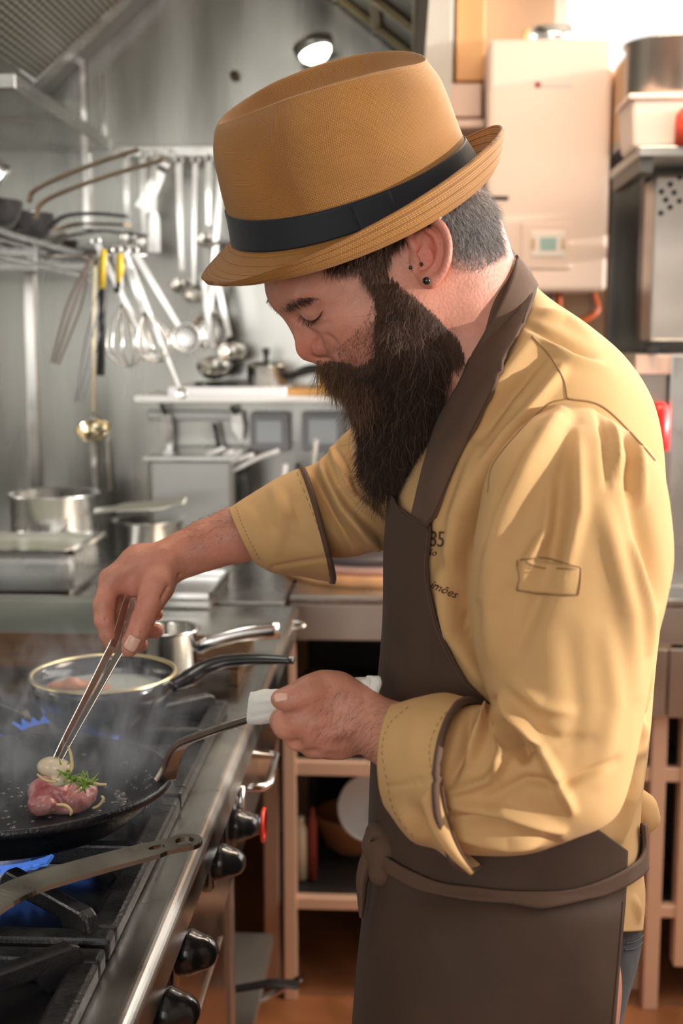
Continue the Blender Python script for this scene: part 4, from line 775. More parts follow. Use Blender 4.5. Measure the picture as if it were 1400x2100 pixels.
t2 = thing('steel_spoon', 'steel spoon with ring end lying at the far right corner of the stove', 'spoon', PY(600, 1285, 2.3)); mb = MB(); p0 = PY(605, 1282, 2.25); mb.tube([p0 + .018 * np.array([math.cos(x), .4 * math.sin(x), .25 * math.sin(x)]) for x in np.linspace(0, 2 * PI, 20, endpoint=False)], .003, 8, closed=True); mb.build('ring', STEEL_S, t2); mb = MB(); mb.tube([p0 - np.array([.018, 0, 0]), PY(540, 1296, 2.2), PY(440, 1312, 2.15)], [.004, .006, .008], 10); mb.build('shaft', STEEL_S, t2)
# small pan base support under saucepan (trivet)
# front pan: only its handle reaches into the picture
fp = thing('frying_pan', 'frying pan whose flat steel handle with two holes crosses the bottom left', 'pan', (-.47, .73, .94)); mb = MB(); cf = np.array([-.475, .735, .938]); mb.lathe([(0, 0), (.10, 0), (.125, .035), (.13, .038), (.122, .036), (.098, .004), (0, .004)], cf, 64); mb.build('pan_body', CI, fp)
z_ = .985; hh = [cf + np.array([.10, .085, .030]), G(-60, 1890, .975), G(0, 1846, z_), G(60, 1815, z_ + .002), G(180, 1779, z_ + .003), G(296, 1748, z_ + .003)]; end = G(378, 1728, z_ + .003); dh = nrm(end - hh[-1]); wd = nrm(np.cross(dh, (0, 0, 1)))
HM2 = mat('pan_handle_grey', (.42, .40, .35), .30, 1, var=.3, vscale=18, rvar=.1, bump=.08, bscale=90); mb = MB(); mb.strip(spline(hh, 30), wd, np.linspace(.034, .029, 30), .004)
def plan_plate(outline, holes, M, th):
    cu = bpy.data.curves.new('plan', 'CURVE'); cu.dimensions = '2D'; cu.fill_mode = 'BOTH'; cu.extrude = th / 2
    for pts in [outline] + holes:
        sp_ = cu.splines.new('POLY'); sp_.points.add(len(pts) - 1); sp_.use_cyclic_u = True
        for k, (x, y) in enumerate(pts): sp_.points[k].co = (x, y, 0, 1)
    o = bpy.data.objects.new('plan', cu); COL.objects.link(o); me = bpy.data.meshes.new_from_object(o.evaluated_get(bpy.context.evaluated_depsgraph_get())); bpy.data.objects.remove(o)
    V = np.array([tuple(x.co) for x in me.vertices]); Fc = [tuple(p.vertices) for p in me.polygons]; bpy.data.meshes.remove(me); bpy.data.curves.remove(cu); return V @ M[:, :3].T + M[:, 3], Fc
Lh = np.linalg.norm(end - hh[-1]); el = lambda cx, a, b, n=28: [(cx + a * math.cos(2 * PI * k / n), b * math.sin(2 * PI * k / n)) for k in range(n)]
ol = [(-.004, -.0145), (Lh * .22, -.0142), (Lh * .42, -.0118), (Lh * .70, -.0122)] + [(Lh + .016 * math.cos(a), .0145 * math.sin(a)) for a in np.linspace(-1.45, 1.45, 18)] + [(Lh * .70, .0122), (Lh * .42, .0118), (Lh * .22, .0142), (-.004, .0145)]
V_, F_ = plan_plate(ol, [el(Lh, .0085, .0075), el(Lh * .30, .0075, .0038)], np.column_stack([dh, wd, np.cross(dh, wd), hh[-1]]), .004); mb.add(V_, F_, False); mb.build('handle', HM2, fp)
# pans stored low by the oven
lowp = [((470, 2030), (560, 2016), (612, 2020), 1.87, BLKP, 'pan with a black handle with a hole stored low beside the stove end'), ((488, 2078), (540, 2048), (620, 2004), 2.13, STEEL_S, 'pan with a bright steel handle stored lowest beside the stove end')]
for (a, b, c_, Y, m_, lb) in lowp:
    h = [PY(*a, Y), PY(*b, Y), PY(*c_, Y)]; pan('frying_pan', lb, np.array([h[0][0] - .14, Y + .02, .2205]), .12, .035, .10, m_, handle=[h[0], (h[0] + h[1]) / 2, h[1], h[2]], hm=m_, hw=.024)
# ------------------------------------------------------------------ the food
mc = PB + PAX * .006 + (G(128, 1650, .96) - PB) - PAX * np.dot(G(128, 1650, .96) - PB, PAX)
MEAT = mat('raw_meat', (.78, .40, .38), .32, bump=1.0, bscale=130, var=.55, vscale=48, sss=.10, col2=(.42, .075, .085), coat=.2, spec=.6)
Mi = I3(mc); rt_, up_ = np.array([1, 0, 0]), np.array([0, -1, 0]); nrmC = nrm(PAX @ R3)
def mo(a, b, c): return Mi + I3(W3(Mi) + e1_ * a + e2_ * b + PAX * c) - Mi
vs, qs = surface([ell(mo(0, 0, .012), (.030, .015, .026), k=.012), ell(mo(-.014, .004, .020), (.018, .013, .018), k=.010), ell(mo(.018, -.002, .016), (.016, .014, .018), k=.010), ell(mo(-.020, -.012, .009), (.014, .010, .014), k=.008), ell(mo(.010, -.016, .010), (.014, .010, .010), k=.008),
    cone(mo(-.012, -.02, .026), mo(.002, -.022, .010), .003, .002, k=.008, op='s'), cone(mo(.010, -.012, .028), mo(.004, -.02, .02), .002, .0015, k=.006, op='s')], .0014, 1)
nv_ = vnormals(vs, qs); vs = vs + nv_ * (smoothnoise(vs, 220, 9, 3) * .0010)[:, None]; tag(link_mesh('meat_piece', W3(vs), qs, MEAT), 'piece of pink raw meat searing in the large frying pan', 'meat')
GAR = mat('garlic', (.95, .78, .58), .30, sss=.15, var=.3, vscale=50, bump=.3, bscale=120)
gc = I3(PD(112, 1574, 1.178)); px_ = 1.178 / F_PX
vs, qs = surface([ell(gc + np.array([-8, -2, 0]) * px_, (28 * px_, 20 * px_, .012), k=.006), ell(gc + np.array([14, 4, 2]) * px_, (20 * px_, 20 * px_, .011), k=.004), ell(gc + np.array([10, 26, 0]) * px_, (18 * px_, 14 * px_, .009), k=.005), cone(gc + np.array([0, -14, -25]) * px_, gc + np.array([4, 14, -27]) * px_, .0006, .0006, k=.003, op='s')], .0011, 1)
tag(link_mesh('garlic_clove', W3(vs), qs, GAR), 'browned garlic clove at the tip of the tongs', 'garlic')
ROSE = mat('rosemary_green', (.16, .34, .04), .5, col2=(.36, .52, .10), island=1); rs = thing('rosemary_sprig', 'green rosemary sprig lying on the meat', 'herb', PD(150, 1600, 1.175))
stem = spline([PD(128, 1578, 1.172), PD(146, 1598, 1.170), PD(168, 1608, 1.168), PD(186, 1608, 1.168)], 14); mb = MB(); mb.tube(stem, .0009, 6); mb.build('stem', mat('rose_stem', (.30, .22, .08), .6), rs); mb = MB()
for i in range(64):
    p = stem[RNG.integers(0, 14)]; d_ = nrm(RNG.normal(size=3) + np.array([.2, -.3, .5])) * RNG.uniform(.007, .015); mb.tube([p, p + d_ * .5 + RNG.normal(size=3) * .0006, p + d_], [.0007, .0009, .0003], 5)
lv = mb.build('leaves', ROSE, rs); lv['kind'] = 'stuff'
for i, (a, lb) in enumerate((([(150, 1592), (178, 1600), (200, 1608), (217, 1609)], 'pale onion strand curling right from the rosemary over the pan'), ([(140, 1530), (146, 1550), (148, 1575), (140, 1590)], 'pale onion strand arching up beside the tongs tip'), ([(76, 1588), (95, 1600), (118, 1603)], 'yellowish onion strand below the garlic on the left'), ([(190, 1658), (203, 1652), (212, 1640), (208, 1632)], 'yellow onion strand curled at the right of the meat'), ([(116, 1650), (135, 1652), (146, 1664), (144, 1672)], 'creamy onion strand curved over the front of the meat'))):
    mb = MB(); D_ = [1.17, 1.172, 1.168, 1.165, 1.128][i]; p = spline([PD(*q, D_) for q in a], 14); mb.tube(p, .0011 + .0005 * np.sin(np.linspace(0, PI, 14)), 7); tag(mb.build('onion_strand', mat('onion', (.78, .60, .30), .4, sss=.1)), lb, 'onion', 'onion strands around the meat')
# tongs
tg = thing('kitchen_tongs', 'steel tongs held in the far hand, tip touching the garlic', 'tongs', PD(240, 1330, 1.185)); dT = nrm(PD(240, 1330, 1.185) - PD(114, 1564, 1.18))
TM = mat('tong_steel', (.62, .57, .54), .2, 1, bump=.06, bscale=120, rvar=.05); vdir = FW
for s, k in ((-1, .0), (1, .0)):
    sd = nrm(np.cross(dT, FW)) * s; top = [(268, 1222, 1.200), (262, 1250, 1.195), (246, 1312, 1.186), (222, 1360, 1.184), (180, 1440, 1.182), (140, 1515, 1.18), (116, 1562, 1.178)]; off_ = [.003, .004, .0047, .0044, .0036, .0030, .0026]
    pth = spline([PD(*t_) + sd * o_ for t_, o_ in zip(top, off_)], 36); mb = MB(); wd_ = np.interp(np.linspace(0, 1, 36), [0, .3, .45, 1], [.006, .0088, .0080, .0048]); mb.strip(pth, nrm(sd * .85 - FW * .5), wd_, .0016); mb.build('arm', TM, tg, bevel=.0005)

# napkin around the handle
NAP = mat('white_terry', (.80, .80, .76), .85, bump=.5, bscale=700, sheen=.3); nap = thing('cloth_napkin', 'white folded cloth wrapped round the pan handle under the near hand', 'napkin', PD(600, 1450, 1.01))
a0 = [((516, 1418, 1.055), (511, 1488, 1.055), (506, 1455, 1.035)), ((545, 1414, 1.04), (545, 1484, 1.04), (545, 1450, 1.018)), ((590, 1412, 1.025), (600, 1470, 1.025), (595, 1440, 1.004)), ((650, 1402, 1.015), (662, 1452, 1.015), (656, 1428, .998)), ((705, 1394, 1.01), (718, 1440, 1.01), (712, 1418, .994)), ((768, 1385, 1.005), (776, 1432, 1.005), (772, 1408, .988))]
NG = loft_grid(a0, 80, 90, 2.6); NN = grid_normals(NG); NG = folds(NG, NN, [([(520, 1440), (560, 1436), (600, 1425)], 1.6, 5), ([(512, 1470), (560, 1462), (590, 1450)], -1.4, 5), ([(735, 1392), (745, 1430)], -1.2, 4)]); NG = NG + NN * (smoothnoise(NG, 130, 77, 3) * .0009)[..., None]; build_grid('roll', NG, NAP, nap, caps=True)
for i, (u0, v0, u1, v1) in enumerate(((752, 1386, 776, 1400), (757, 1388, 778, 1436))):
    g = np.array([[C3(u0 + (u1 - u0) * t + 3 * math.sin(6 * s_), v0 + (1432 - v0) * s_, .992 - .003 * i - .002 * math.sin(PI * t)) for t in np.linspace(0, 1, 8)] for s_ in np.linspace(0, 1, 12)]); build_grid('fold', g, NAP, nap, closed=False, solid=.003)
# smoke over the pan
smk = bpy.data.materials.new('smoke'); smk.use_nodes = True; nt = smk.node_tree; N = nt.nodes; L = nt.links; N.remove(N['Principled BSDF']); vol = N.new('ShaderNodeVolumePrincipled'); L.new(vol.outputs[0], N['Material Output'].inputs['Volume']); vol.inputs['Color'].default_value = (.86, .91, 1, 1); vol.inputs['Anisotropy'].default_value = .1
tc = N.new('ShaderNodeTexCoord'); mp = N.new('ShaderNodeMapping'); mp.inputs['Scale'].default_value = (14, 14, 7); L.new(tc.outputs['Object'], mp.inputs[0]); n1 = N.new('ShaderNodeTexNoise'); n1.inputs['Scale'].default_value = 1.5; n1.inputs['Detail'].default_value = 5; n1.inputs['Distortion'].default_value = 1.6; L.new(mp.outputs[0], n1.inputs[0])
m1 = N.new('ShaderNodeMapRange'); m1.inputs[1].default_value = .50; m1.inputs[2].default_value = .64; m1.inputs[3].default_value = 0; m1.inputs[4].default_value = 15; L.new(n1.outputs[0], m1.inputs[0])
gr_ = N.new('ShaderNodeTexGradient'); gr_.gradient_type = 'SPHERICAL'; mp2 = N.new('ShaderNodeMapping'); mp2.vector_type = 'TEXTURE'; L.new(tc.outputs['Object'], mp2.inputs[0]); L.new(mp2.outputs[0], gr_.inputs[0])
sc0 = PD(110, 1520, 1.27); mp2.inputs['Location'].default_value = (0, 0, 0); mp2.inputs['Scale'].default_value = (.17, .15, .13)
mm = N.new('ShaderNodeMath'); mm.operation = 'MULTIPLY'; L.new(m1.outputs[0], mm.inputs[0]); mr = N.new('ShaderNodeMapRange'); mr.inputs[2].default_value = .5; L.new(gr_.outputs['Fac'], mr.inputs[0]); L.new(mr.outputs[0], mm.inputs[1]); L.new(mm.outputs[0], vol.inputs['Density'])
mb = MB(); mb.sph((0, 0, 0), 1, 24, (.17, .15, .13)); so = mb.build('smoke', smk); so.location = tuple(sc0); tag(so, 'thin bluish smoke rising from the large frying pan', 'smoke', kind='stuff')
# ------------------------------------------------------------------ the chef
SKIN = mat('skin', (.66, .30, .21), .46, bump=.34, bscale=380, var=.24, vscale=55, sss=.12, det=6, rvar=.06, spec=.45)
def skin_nodes(m):
    nt = m.node_tree; N = nt.nodes; L = nt.links; b = N['Principled BSDF']; src = b.inputs['Base Color'].links[0].from_socket
    a = N.new('ShaderNodeAttribute'); a.attribute_name = 'tint'; mx = N.new('ShaderNodeMix'); mx.data_type = 'RGBA'; mx.blend_type = 'MULTIPLY'
    mx.inputs[0].default_value = 1; L.new(src, mx.inputs[6]); L.new(a.outputs['Color'], mx.inputs[7]); L.new(mx.outputs[2], b.inputs['Base Color'])
skin_nodes(SKIN)
def fabric(name, col, var=.08, thread=.0007, rough=.75, sheen=.15, bump=.35):
    m = mat(name, col, rough, var=var, vscale=14, sheen=sheen, spec=.18)
    nt = m.node_tree; N = nt.nodes; L = nt.links; b = N['Principled BSDF']
    tc = N.new('ShaderNodeTexCoord'); w = N.new('ShaderNodeTexNoise'); w.inputs['Scale'].default_value = 1 / thread; w.inputs['Detail'].default_value = 1
    n = N.new('ShaderNodeTexNoise'); n.inputs['Scale'].default_value = 38; n.inputs['Detail'].default_value = 3
    L.new(tc.outputs['Object'], w.inputs[0]); L.new(tc.outputs['Object'], n.inputs[0])
    b1 = N.new('ShaderNodeBump'); b1.inputs['Strength'].default_value = .12; b1.inputs['Distance'].default_value = .0004; L.new(w.outputs[0], b1.inputs['Height'])
    b2 = N.new('ShaderNodeBump'); b2.inputs['Strength'].default_value = bump; b2.inputs['Distance'].default_value = .002; L.new(n.outputs[0], b2.inputs['Height']); L.new(b1.outputs[0], b2.inputs['Normal'])
    L.new(b2.outputs[0], b.inputs['Normal']); return m
TAN = fabric('tan_cotton', (.60, .365, .16), .06, sheen=.05)
BROWN = fabric('brown_canvas', (.078, .047, .032), .25, sheen=.02, rough=.7)
BROWN_L = fabric('brown_strap_cotton', (.115, .066, .044), .10, sheen=.04)
DENIM = fabric('dark_denim', (.018, .022, .032), .3)
THREAD = mat('thread', (.20, .11, .05), .8)
chef = thing('person', 'bearded person in straw trilby, tan jacket and brown apron cooking at the stove', 'person', W3(C3(1050, 2600, 1.13)) * np.array([1, 1, 0]))
U = .44e-3 * 1.0      # metres per photo pixel at the depth of the head
D0 = 1.10
def h(u, v, w=0): return C3(u, v, D0 - w / 1000)          # w: mm towards the camera
ang = math.radians(28); AX1 = (-math.cos(ang), math.sin(ang), 0); AX2 = (math.sin(ang), math.cos(ang), 0)
fa = math.radians(36); FN = (-math.cos(fa), math.sin(fa), 0); FD = (math.sin(fa), math.cos(fa), 0)
px = U
head = [ell(h(765, 470), (224 * px, 165 * px, .068), (AX1, AX2), k=.02),
        ell(h(748, 618), (122 * px, 178 * px, .0655), (FN, FD), k=.025),
        ell(h(628, 575), (88 * px, 72 * px, .052), (FN, FD), k=.02),
        ell(h(880, 560), (130 * px, 150 * px, .066), k=.03)]
for s in (1, -1):
    head += [ell(h(612, 622, s * 22), (34 * px, 16 * px, .026), (FD, FN), k=.014),
             ell(h(632, 664, s * 34), (30 * px, 24 * px, .018), k=.018, op='s'),
             ell(h(655, 645, s * 30), (37 * px, 32 * px, .0155), k=.006),
             ell(h(678, 628, s * 37), (24 * px, 26 * px, .016), k=.012),
             ell(h(735, 660, s * 42), (66 * px, 50 * px, .020), k=.02),
             ell(h(728, 708, s * 26), (48 * px, 42 * px, .020), k=.02),
             cone(h(614, 652, s * 5), h(650, 706, s * 9), .006, .0075, k=.008),
             cone(h(792, 828, s * 14), h(850, 640, s * 50), .016, .018, k=.03),
             cone(h(782, 815, s * 4), h(724, 768, s * 8), .013, .011, k=.02)]
head += [cone(h(600, 645), h(630, 706), .0072, .0088, k=.008),
         ell(h(632, 715), (23 * px, 23 * px, .0105), k=.008),
         cone(h(640, 722), h(672, 735), .0065, .011, k=.008),
         cone(h(905, 520), h(985, 760), .057, .064, k=.03)]
for s in (1, -1):
    head += [ell(h(662, 711, s * 16), (25 * px, 20 * px, .0082), (( -.97,.22,0),(.22,.97,0)), k=.003),
             ell(h(655, 728, s * 8), (9 * px, 5 * px, .004), k=.003, op='s')]
from mathutils.bvhtree import BVHTree
def bvh(Vc_, Qc_): return BVHTree.FromPolygons([tuple(x) for x in Vc_], [tuple(int(i) for i in q) for q in Qc_])
def hit(B, u, v, lift=0.0):
    d_ = Vector(nrm(C3(u, v, 1))); loc, n_, i_, t_ = B.ray_cast(Vector((0, 0, 0)), d_)
    if loc is None: return None, None
    n_ = np.array(n_); n_ = n_ if np.dot(n_, d_) < 0 else -n_
    return np.array(loc) + n_ * lift, n_
# creases carved along the surface, mirrored to the far side: lid fold, lower lid, nostril wing, laugh line, brow lines
V0, Q0 = surface(head, .003, 1); B0 = bvh(V0, Q0)
def carve(pts, r_, k, lift=0, op='s'):
    P = [hit(B0, a, b, lift)[0] for a, b in spline(pts, 8)]; P = [p for p in P if p is not None]; out = []
    for p, q in zip(P[:-1], P[1:]):
        out.append(cone(p, q, r_, r_, k, op)); m_ = lambda x: np.array([x[0], x[1], 2 * D0 - x[2]]); out.append(cone(m_(p), m_(q), r_, r_, k, op))
    return out
head += carve([(612, 634), (632, 622), (655, 616), (684, 622)], .0011, .003)
head += carve([(617, 643), (630, 652), (646, 653), (662, 644), (672, 634)], .0009, .002)
head += carve([(626, 660), (648, 668), (676, 664)], .0007, .004)
head += carve([(668, 688), (683, 698), (689, 714), (684, 728)], .0016, .0035)
# ear
def ear(s, W=66):
    e = []; f_ = lambda pts, k=.003: [cone(h(p[0], p[1], s * (W + p[2])), h(q[0], q[1], s * (W + q[2])), p[3] / 1000, q[3] / 1000, k) for p, q in zip(pts[:-1], pts[1:])]
    e += [ell(h(880, 520, s * (W + 3)), (38 * px, 66 * px, .0055), ((.98, .12, -.25 * s), (-.1, .98, 0)), k=.006), ell(h(868, 520, s * (W - 4)), (34 * px, 52 * px, .008), k=.008)]
    e += [ell(h(870, 530, s * (W + 9)), (20 * px, 27 * px, .0105), k=.004, op='s'), ell(h(874, 490, s * (W + 9)), (15 * px, 17 * px, .0055), k=.004, op='s')]
    rim = spline([(852, 512, 4, 2.4), (838, 485, 4, 2.8), (846, 460, 6, 3.0), (875, 449, 8, 3.2), (903, 462, 10, 3.2), (918, 495, 12, 3.1), (917, 532, 12, 2.9), (904, 562, 9, 3.0), (886, 580, 6, 3.6)], 26)
    e += f_([tuple(p) for p in rim]); ah = spline([(872, 470, 7, 1.6), (893, 486, 9, 2.2), (901, 512, 9, 2.5), (895, 540, 8, 2.4), (880, 556, 6, 2.2)], 12); e += f_([tuple(p) for p in ah])
    e += f_([(853, 530, 3, 3.0), (860, 543, 3, 2.6)]); e += [ell(h(878, 572, s * (W + 5)), (17 * px, 17 * px, .0042), k=.005)]
    return e
Vh, Qh = surface(head, .0019, 2)
Ve, Qe = [], []
for s in (1, -1):
    v_, q_ = surface(ear(s), .0011, 1); Ve.append(v_); Qe.append(q_)
# hands --------------------------------------------------------------------------------------
def hand_right():
    q = chain([(640, 1055, 1.25, 37), (560, 1080, 1.24, 31), (480, 1098, 1.23, 26), (420, 1119, 1.225, 23), (370, 1140, 1.22, 20.5), (342, 1152, 1.218, 19.5)], k=.012)
    for m, (z, rr) in zip([(228, 1186), (226, 1186), (238, 1190), (255, 1198)], [(1.200, 11), (1.221, 11), (1.240, 10.5), (1.256, 9.5)]):
        q += chain([(335, 1153, 1.218 + (z - 1.22) * .5, 15), (285, 1152 + (m[1] - 1186), z * .6 + 1.218 * .4, 13.5), (*m, z, rr)], k=.012)
    q += chain([(226, 1190, 1.198, 10.6), (213, 1240, 1.190, 9.6), (213, 1272, 1.188, 9.3)], k=.006) + chain([(213, 1272, 1.188, 9.3), (222, 1302, 1.190, 8.4), (231, 1325, 1.193, 7.2)], k=.003)        # index
    q += chain([(228, 1190, 1.221, 10.4), (226, 1245, 1.214, 9.6), (236, 1278, 1.212, 9.2)], k=.005) + chain([(236, 1278, 1.212, 9.2), (264, 1308, 1.212, 8.4), (288, 1321, 1.214, 7.8)], k=.003)     # middle
    q += chain([(240, 1192, 1.240, 9.8), (244, 1240, 1.234, 9.2), (262, 1268, 1.232, 8.8)], k=.005) + chain([(262, 1268, 1.232, 8.8), (294, 1291, 1.231, 8.4), (320, 1294, 1.232, 7.6)], k=.003)    # ring
    q += chain([(262, 1198, 1.256, 8.8), (272, 1232, 1.250, 8.0), (294, 1252, 1.248, 7.8), (321, 1259, 1.247, 7.0)], k=.004)                                                      # little
    q += chain([(330, 1172, 1.205, 19), (322, 1200, 1.192, 15.5), (311, 1228, 1.184, 12.6)], k=.010) + chain([(311, 1228, 1.184, 12.6), (292, 1272, 1.176, 10.4), (283, 1296, 1.173, 9.9)], k=.006)
    q += chain([(283, 1296, 1.173, 9.9), (272, 1318, 1.172, 9.4), (265, 1332, 1.173, 7.6)], k=.004)           # thumb
    q += [ell(C3(285, 1195, 1.215), (.026, .016, .022), k=.012)]
    # creases: web between thumb and index, finger joints, wrist
    q += [cone(C3(252, 1212, 1.185), C3(268, 1240, 1.188), .0022, .0035, k=.006, op='s'), cone(C3(206, 1271, 1.180), C3(222, 1268, 1.180), .0007, .0007, k=.002, op='s'),
          cone(C3(274, 1292, 1.1645), C3(292, 1298, 1.1645), .0006, .0006, k=.002, op='s'), cone(C3(349, 1204, 1.19), C3(366, 1178, 1.20), .0012, .0012, k=.004, op='s'),
          cone(C3(330, 1228, 1.176), C3(342, 1205, 1.18), .0010, .0010, k=.004, op='s')]
    # tendons over the back of the hand
    for a, b in (((330, 1128), (238, 1172)), ((330, 1136), (240, 1180))): q += [cone(C3(*a, 1.200), C3(*b, 1.193), .0035, .0035, k=.008)]
    return q
def hand_left():
    q = chain([(1010, 1620, .925, 40), (930, 1580, .94, 36), (850, 1530, .962, 28), (790, 1500, .980, 23), (750, 1484, .99, 22)], k=.012)
    q += [ell(C3(675, 1460, .998), (.036, .0275, .018), ((1, .12, 0), (-.12, 1, 0)), k=.014), ell(C3(690, 1505, 1.0), (.032, .016, .018), ((1, .1, 0), (-.1, 1, 0)), k=.010)]
    q += chain([(735, 1450, .99, 17), (690, 1420, .990, 14), (655, 1408, .986, 11.5)], k=.012)
    q += chain([(668, 1412, .984, 11.5), (632, 1419, .977, 11.2), (604, 1430, .973, 10)], k=.008) + chain([(604, 1430, .973, 10), (585, 1434, .972, 8.8), (573, 1434, .973, 7.2)], k=.004)     # thumb
    q += chain([(640, 1455, .986, 13), (606, 1478, .983, 10.4), (586, 1488, .985, 10)], k=.009) + chain([(586, 1488, .985, 10), (578, 1478, 1.008, 9.4), (600, 1458, 1.028, 8.8)], k=.005)      # index
    q += chain([(655, 1480, .988, 12.5), (628, 1506, .988, 10.4), (611, 1512, .992, 9.8)], k=.008) + chain([(611, 1512, .992, 9.8), (606, 1498, 1.016, 9.2), (626, 1468, 1.034, 8.6)], k=.005)      # middle
    q += chain([(680, 1492, .992, 12), (660, 1523, .992, 10), (643, 1528, .998, 9.4)], k=.008) + chain([(643, 1528, .998, 9.4), (640, 1508, 1.020, 8.8), (656, 1474, 1.034, 8.2)], k=.005)        # ring
    q += chain([(712, 1500, .996, 11), (698, 1528, .996, 9), (678, 1532, 1.004, 8.4)], k=.008) + chain([(678, 1532, 1.004, 8.4), (676, 1512, 1.022, 8.0), (686, 1480, 1.034, 7.4)], k=.005)          # little
    q += [cone(C3(600, 1447, .975), C3(624, 1444, .976), .0028, .0030, k=.006, op='s')]
    for (a, b) in (((604, 1526), (640, 1500)), ((640, 1542), (672, 1512)), ((676, 1545), (704, 1520))): q += [cone(C3(*a, .981), C3(*b, .974), .0016, .0012, k=.007, op='s')]
    q += [ell(C3(630, 1478, .976), (.010, .008, .006), k=.010), ell(C3(650, 1506, .979), (.009, .008, .006), k=.010), ell(C3(684, 1520, .983), (.008, .007, .006), k=.010)]
    for a, b in (((740, 1462), (640, 1448)), ((745, 1475), (650, 1482)), ((750, 1488), (675, 1506))): q += [cone(C3(*a, .977), C3(*b, .974), .0025, .0028, k=.008)]
    return q
Vr, Qr = surface(hand_right(), .0013, 2); Vl, Ql = surface(hand_left(), .0012, 2)
# trunk and legs under the clothes
trunk = [cone(C3(985, 760, 1.11), C3(1030, 900, 1.12), .055, .062, k=.04), ell(C3(1075, 1110, 1.13), (.09, .16, .12), k=.04), ell(C3(1055, 1500, 1.13), (.085, .17, .12), k=.04), ell(C3(1050, 1830, 1.13), (.09, .10, .12), k=.04),
         cone(C3(1165, 960, .975), C3(1175, 1480, .925), .036, .032, k=.03), cone(C3(1175, 1490, .925), C3(1010, 1600, .93), .032, .032, k=.03), cone(C3(1090, 920, 1.26), C3(860, 1010, 1.26), .04, .036, k=.03), cone(C3(860, 1010, 1.26), C3(640, 1055, 1.25), .036, .034, k=.03)]
zf = lambda x, y, z: I3(np.array([x, y, z]))
hipc = W3(C3(1050, 1850, 1.13)); 
for s in (1, -1):
    trunk += [cone(I3(hipc + np.array([0, s * .09, -.03])), I3(np.array([hipc[0] + .0, hipc[1] + s * .10, .50])), .085, .058, k=.03), cone(I3(np.array([hipc[0], hipc[1] + s * .10, .50])), I3(np.array([hipc[0] + .02, hipc[1] + s * .11, .12])), .055, .036, k=.03),
              cone(I3(np.array([hipc[0] + .02, hipc[1] + s * .11, .08])), I3(np.array([hipc[0] - .12, hipc[1] + s * .13, .05])), .036, .030, k=.02)]
Vt, Qt = surface(trunk, .008, 1)
Vb = [Vh, *Ve, Vr, Vl, Vt]; Qb = [Qh, *Qe, Qr, Ql, Qt]; off = 0; QQ = []
for v_, q_ in zip(Vb, Qb): QQ.append(q_ + off); off += len(v_)
VB_ = np.concatenate(Vb); QB_ = np.concatenate(QQ)
body = link_mesh('body', W3(VB_), QB_, SKIN, chef)
# tint of the skin: stubble on cheeks and nape, flushed nose, backlit red painted into the ears
uu, vv = cproj(VB_); tint = np.ones((len(VB_), 4), np.float32)
def blot(cu, cv, ru, rv, col, amt):
    w = np.exp(-(((uu - cu) / ru) ** 2 + ((vv - cv) / rv) ** 2)) * amt
    for i in range(3): tint[:, i] *= (1 - w + w * col[i])
blot(885, 515, 42, 70, (1.12, .70, .66), .9); blot(628, 715, 42, 34, (1.02, .72, .68), .8); blot(720, 690, 60, 40, (1.0, .82, .78), .6)
blot(960, 430, 70, 70, (.35, .42, .48), .95); blot(990, 500, 45, 50, (.6, .68, .72), .7); blot(745, 715, 45, 30, (.72, .70, .70), .4); blot(640, 630, 34, 16, (.9, .72, .68), .5)  # last blot paints shade into the eye socket
blot(275, 1250, 60, 90, (1.02, .86, .84), .7); blot(400, 1110, 120, 50, (1.0, .80, .70), .6); blot(900, 700, 80, 80, (1, .80, .72), .5); blot(640, 1490, 70, 60, (1, .86, .80), .5)
ca = body.data.color_attributes.new('tint', 'FLOAT_COLOR', 'POINT'); ca.data.foreach_set('color', tint.ravel())
def nail(u, v, D, w, l, nx, ax):
    c = C3(u, v, D); g = []
    nx = nrm(nx); ax = nrm(np.array(ax) - np.dot(ax, nx) * nx); sx_ = np.cross(ax, nx)
    for i in range(9):
        for j in range(9):
            a = (i / 8 - .5); b = (j / 8 - .5); r_ = 1 - .25 * max(0, a - .2) ** 2 * 8
            g.append(c + ax * a * l + sx_ * b * w * r_ * (1 if a > -.4 else .85) + nx * (.0020 - .010 * b * b * w / .012 - .0015 * a * a))
    return np.array(g).reshape(9, 9, 3)
NAIL = mat('fingernail', (.78, .47, .38), .28, spec=.5)
for a in [nail(271, 1320, 1.1625, .0125, .0145, (.05, .12, -1), (-.45, .9, 0)), nail(577, 1428, .9655, .010, .011, (-.25, -.75, -.65), (-1, .1, 0))]:
    build_grid('fingernail', a, NAIL, chef, closed=False, solid=.0008)
# ------------------------------------------------------------------ hair, beard, brows, lashes
HAIR_B = mat('beard_hair', (.014, .009, .007), .42, col2=(.085, .042, .024), island=1, spec=.5)
HAIR_G = mat('grey_hair', (.05, .046, .046), .42, col2=(.52, .48, .46), island=1)
HAIR_D = mat('dark_hair', (.022, .013, .009), .45, col2=(.08, .04, .025), island=1)
BCORE = mat('beard_core', (.016, .009, .006), .8)
def kn(poly, nz=-.05, zmax=9):
    def f(P, N):
        u, v = cproj(P); return inpoly(u, v, poly) & (-(N * P).sum(-1) / np.linalg.norm(P, axis=-1) > nz) & (P[:, 2] < zmax)
    return f
g2 = [(828, 452), (880, 415), (1000, 365), (1022, 470), (1035, 510), (975, 560), (930, 560), (925, 520), (925, 480), (905, 448), (870, 440), (840, 450)]
p_, n_ = sample(Vh, Qh, 10000, kn(g2, -.3)); u_, v_ = cproj(p_)
dd = n_ * .55 + np.array([.15, .9, -.0])
hair_g = strands('hair', HAIR_G, chef, p_ - n_ * .001, dd, RNG.uniform(.007, .019, len(p_)) * np.clip(1.15 - (v_ - 450) / 110, .15, 1), seg=4, rad=.00014, curl=.6)
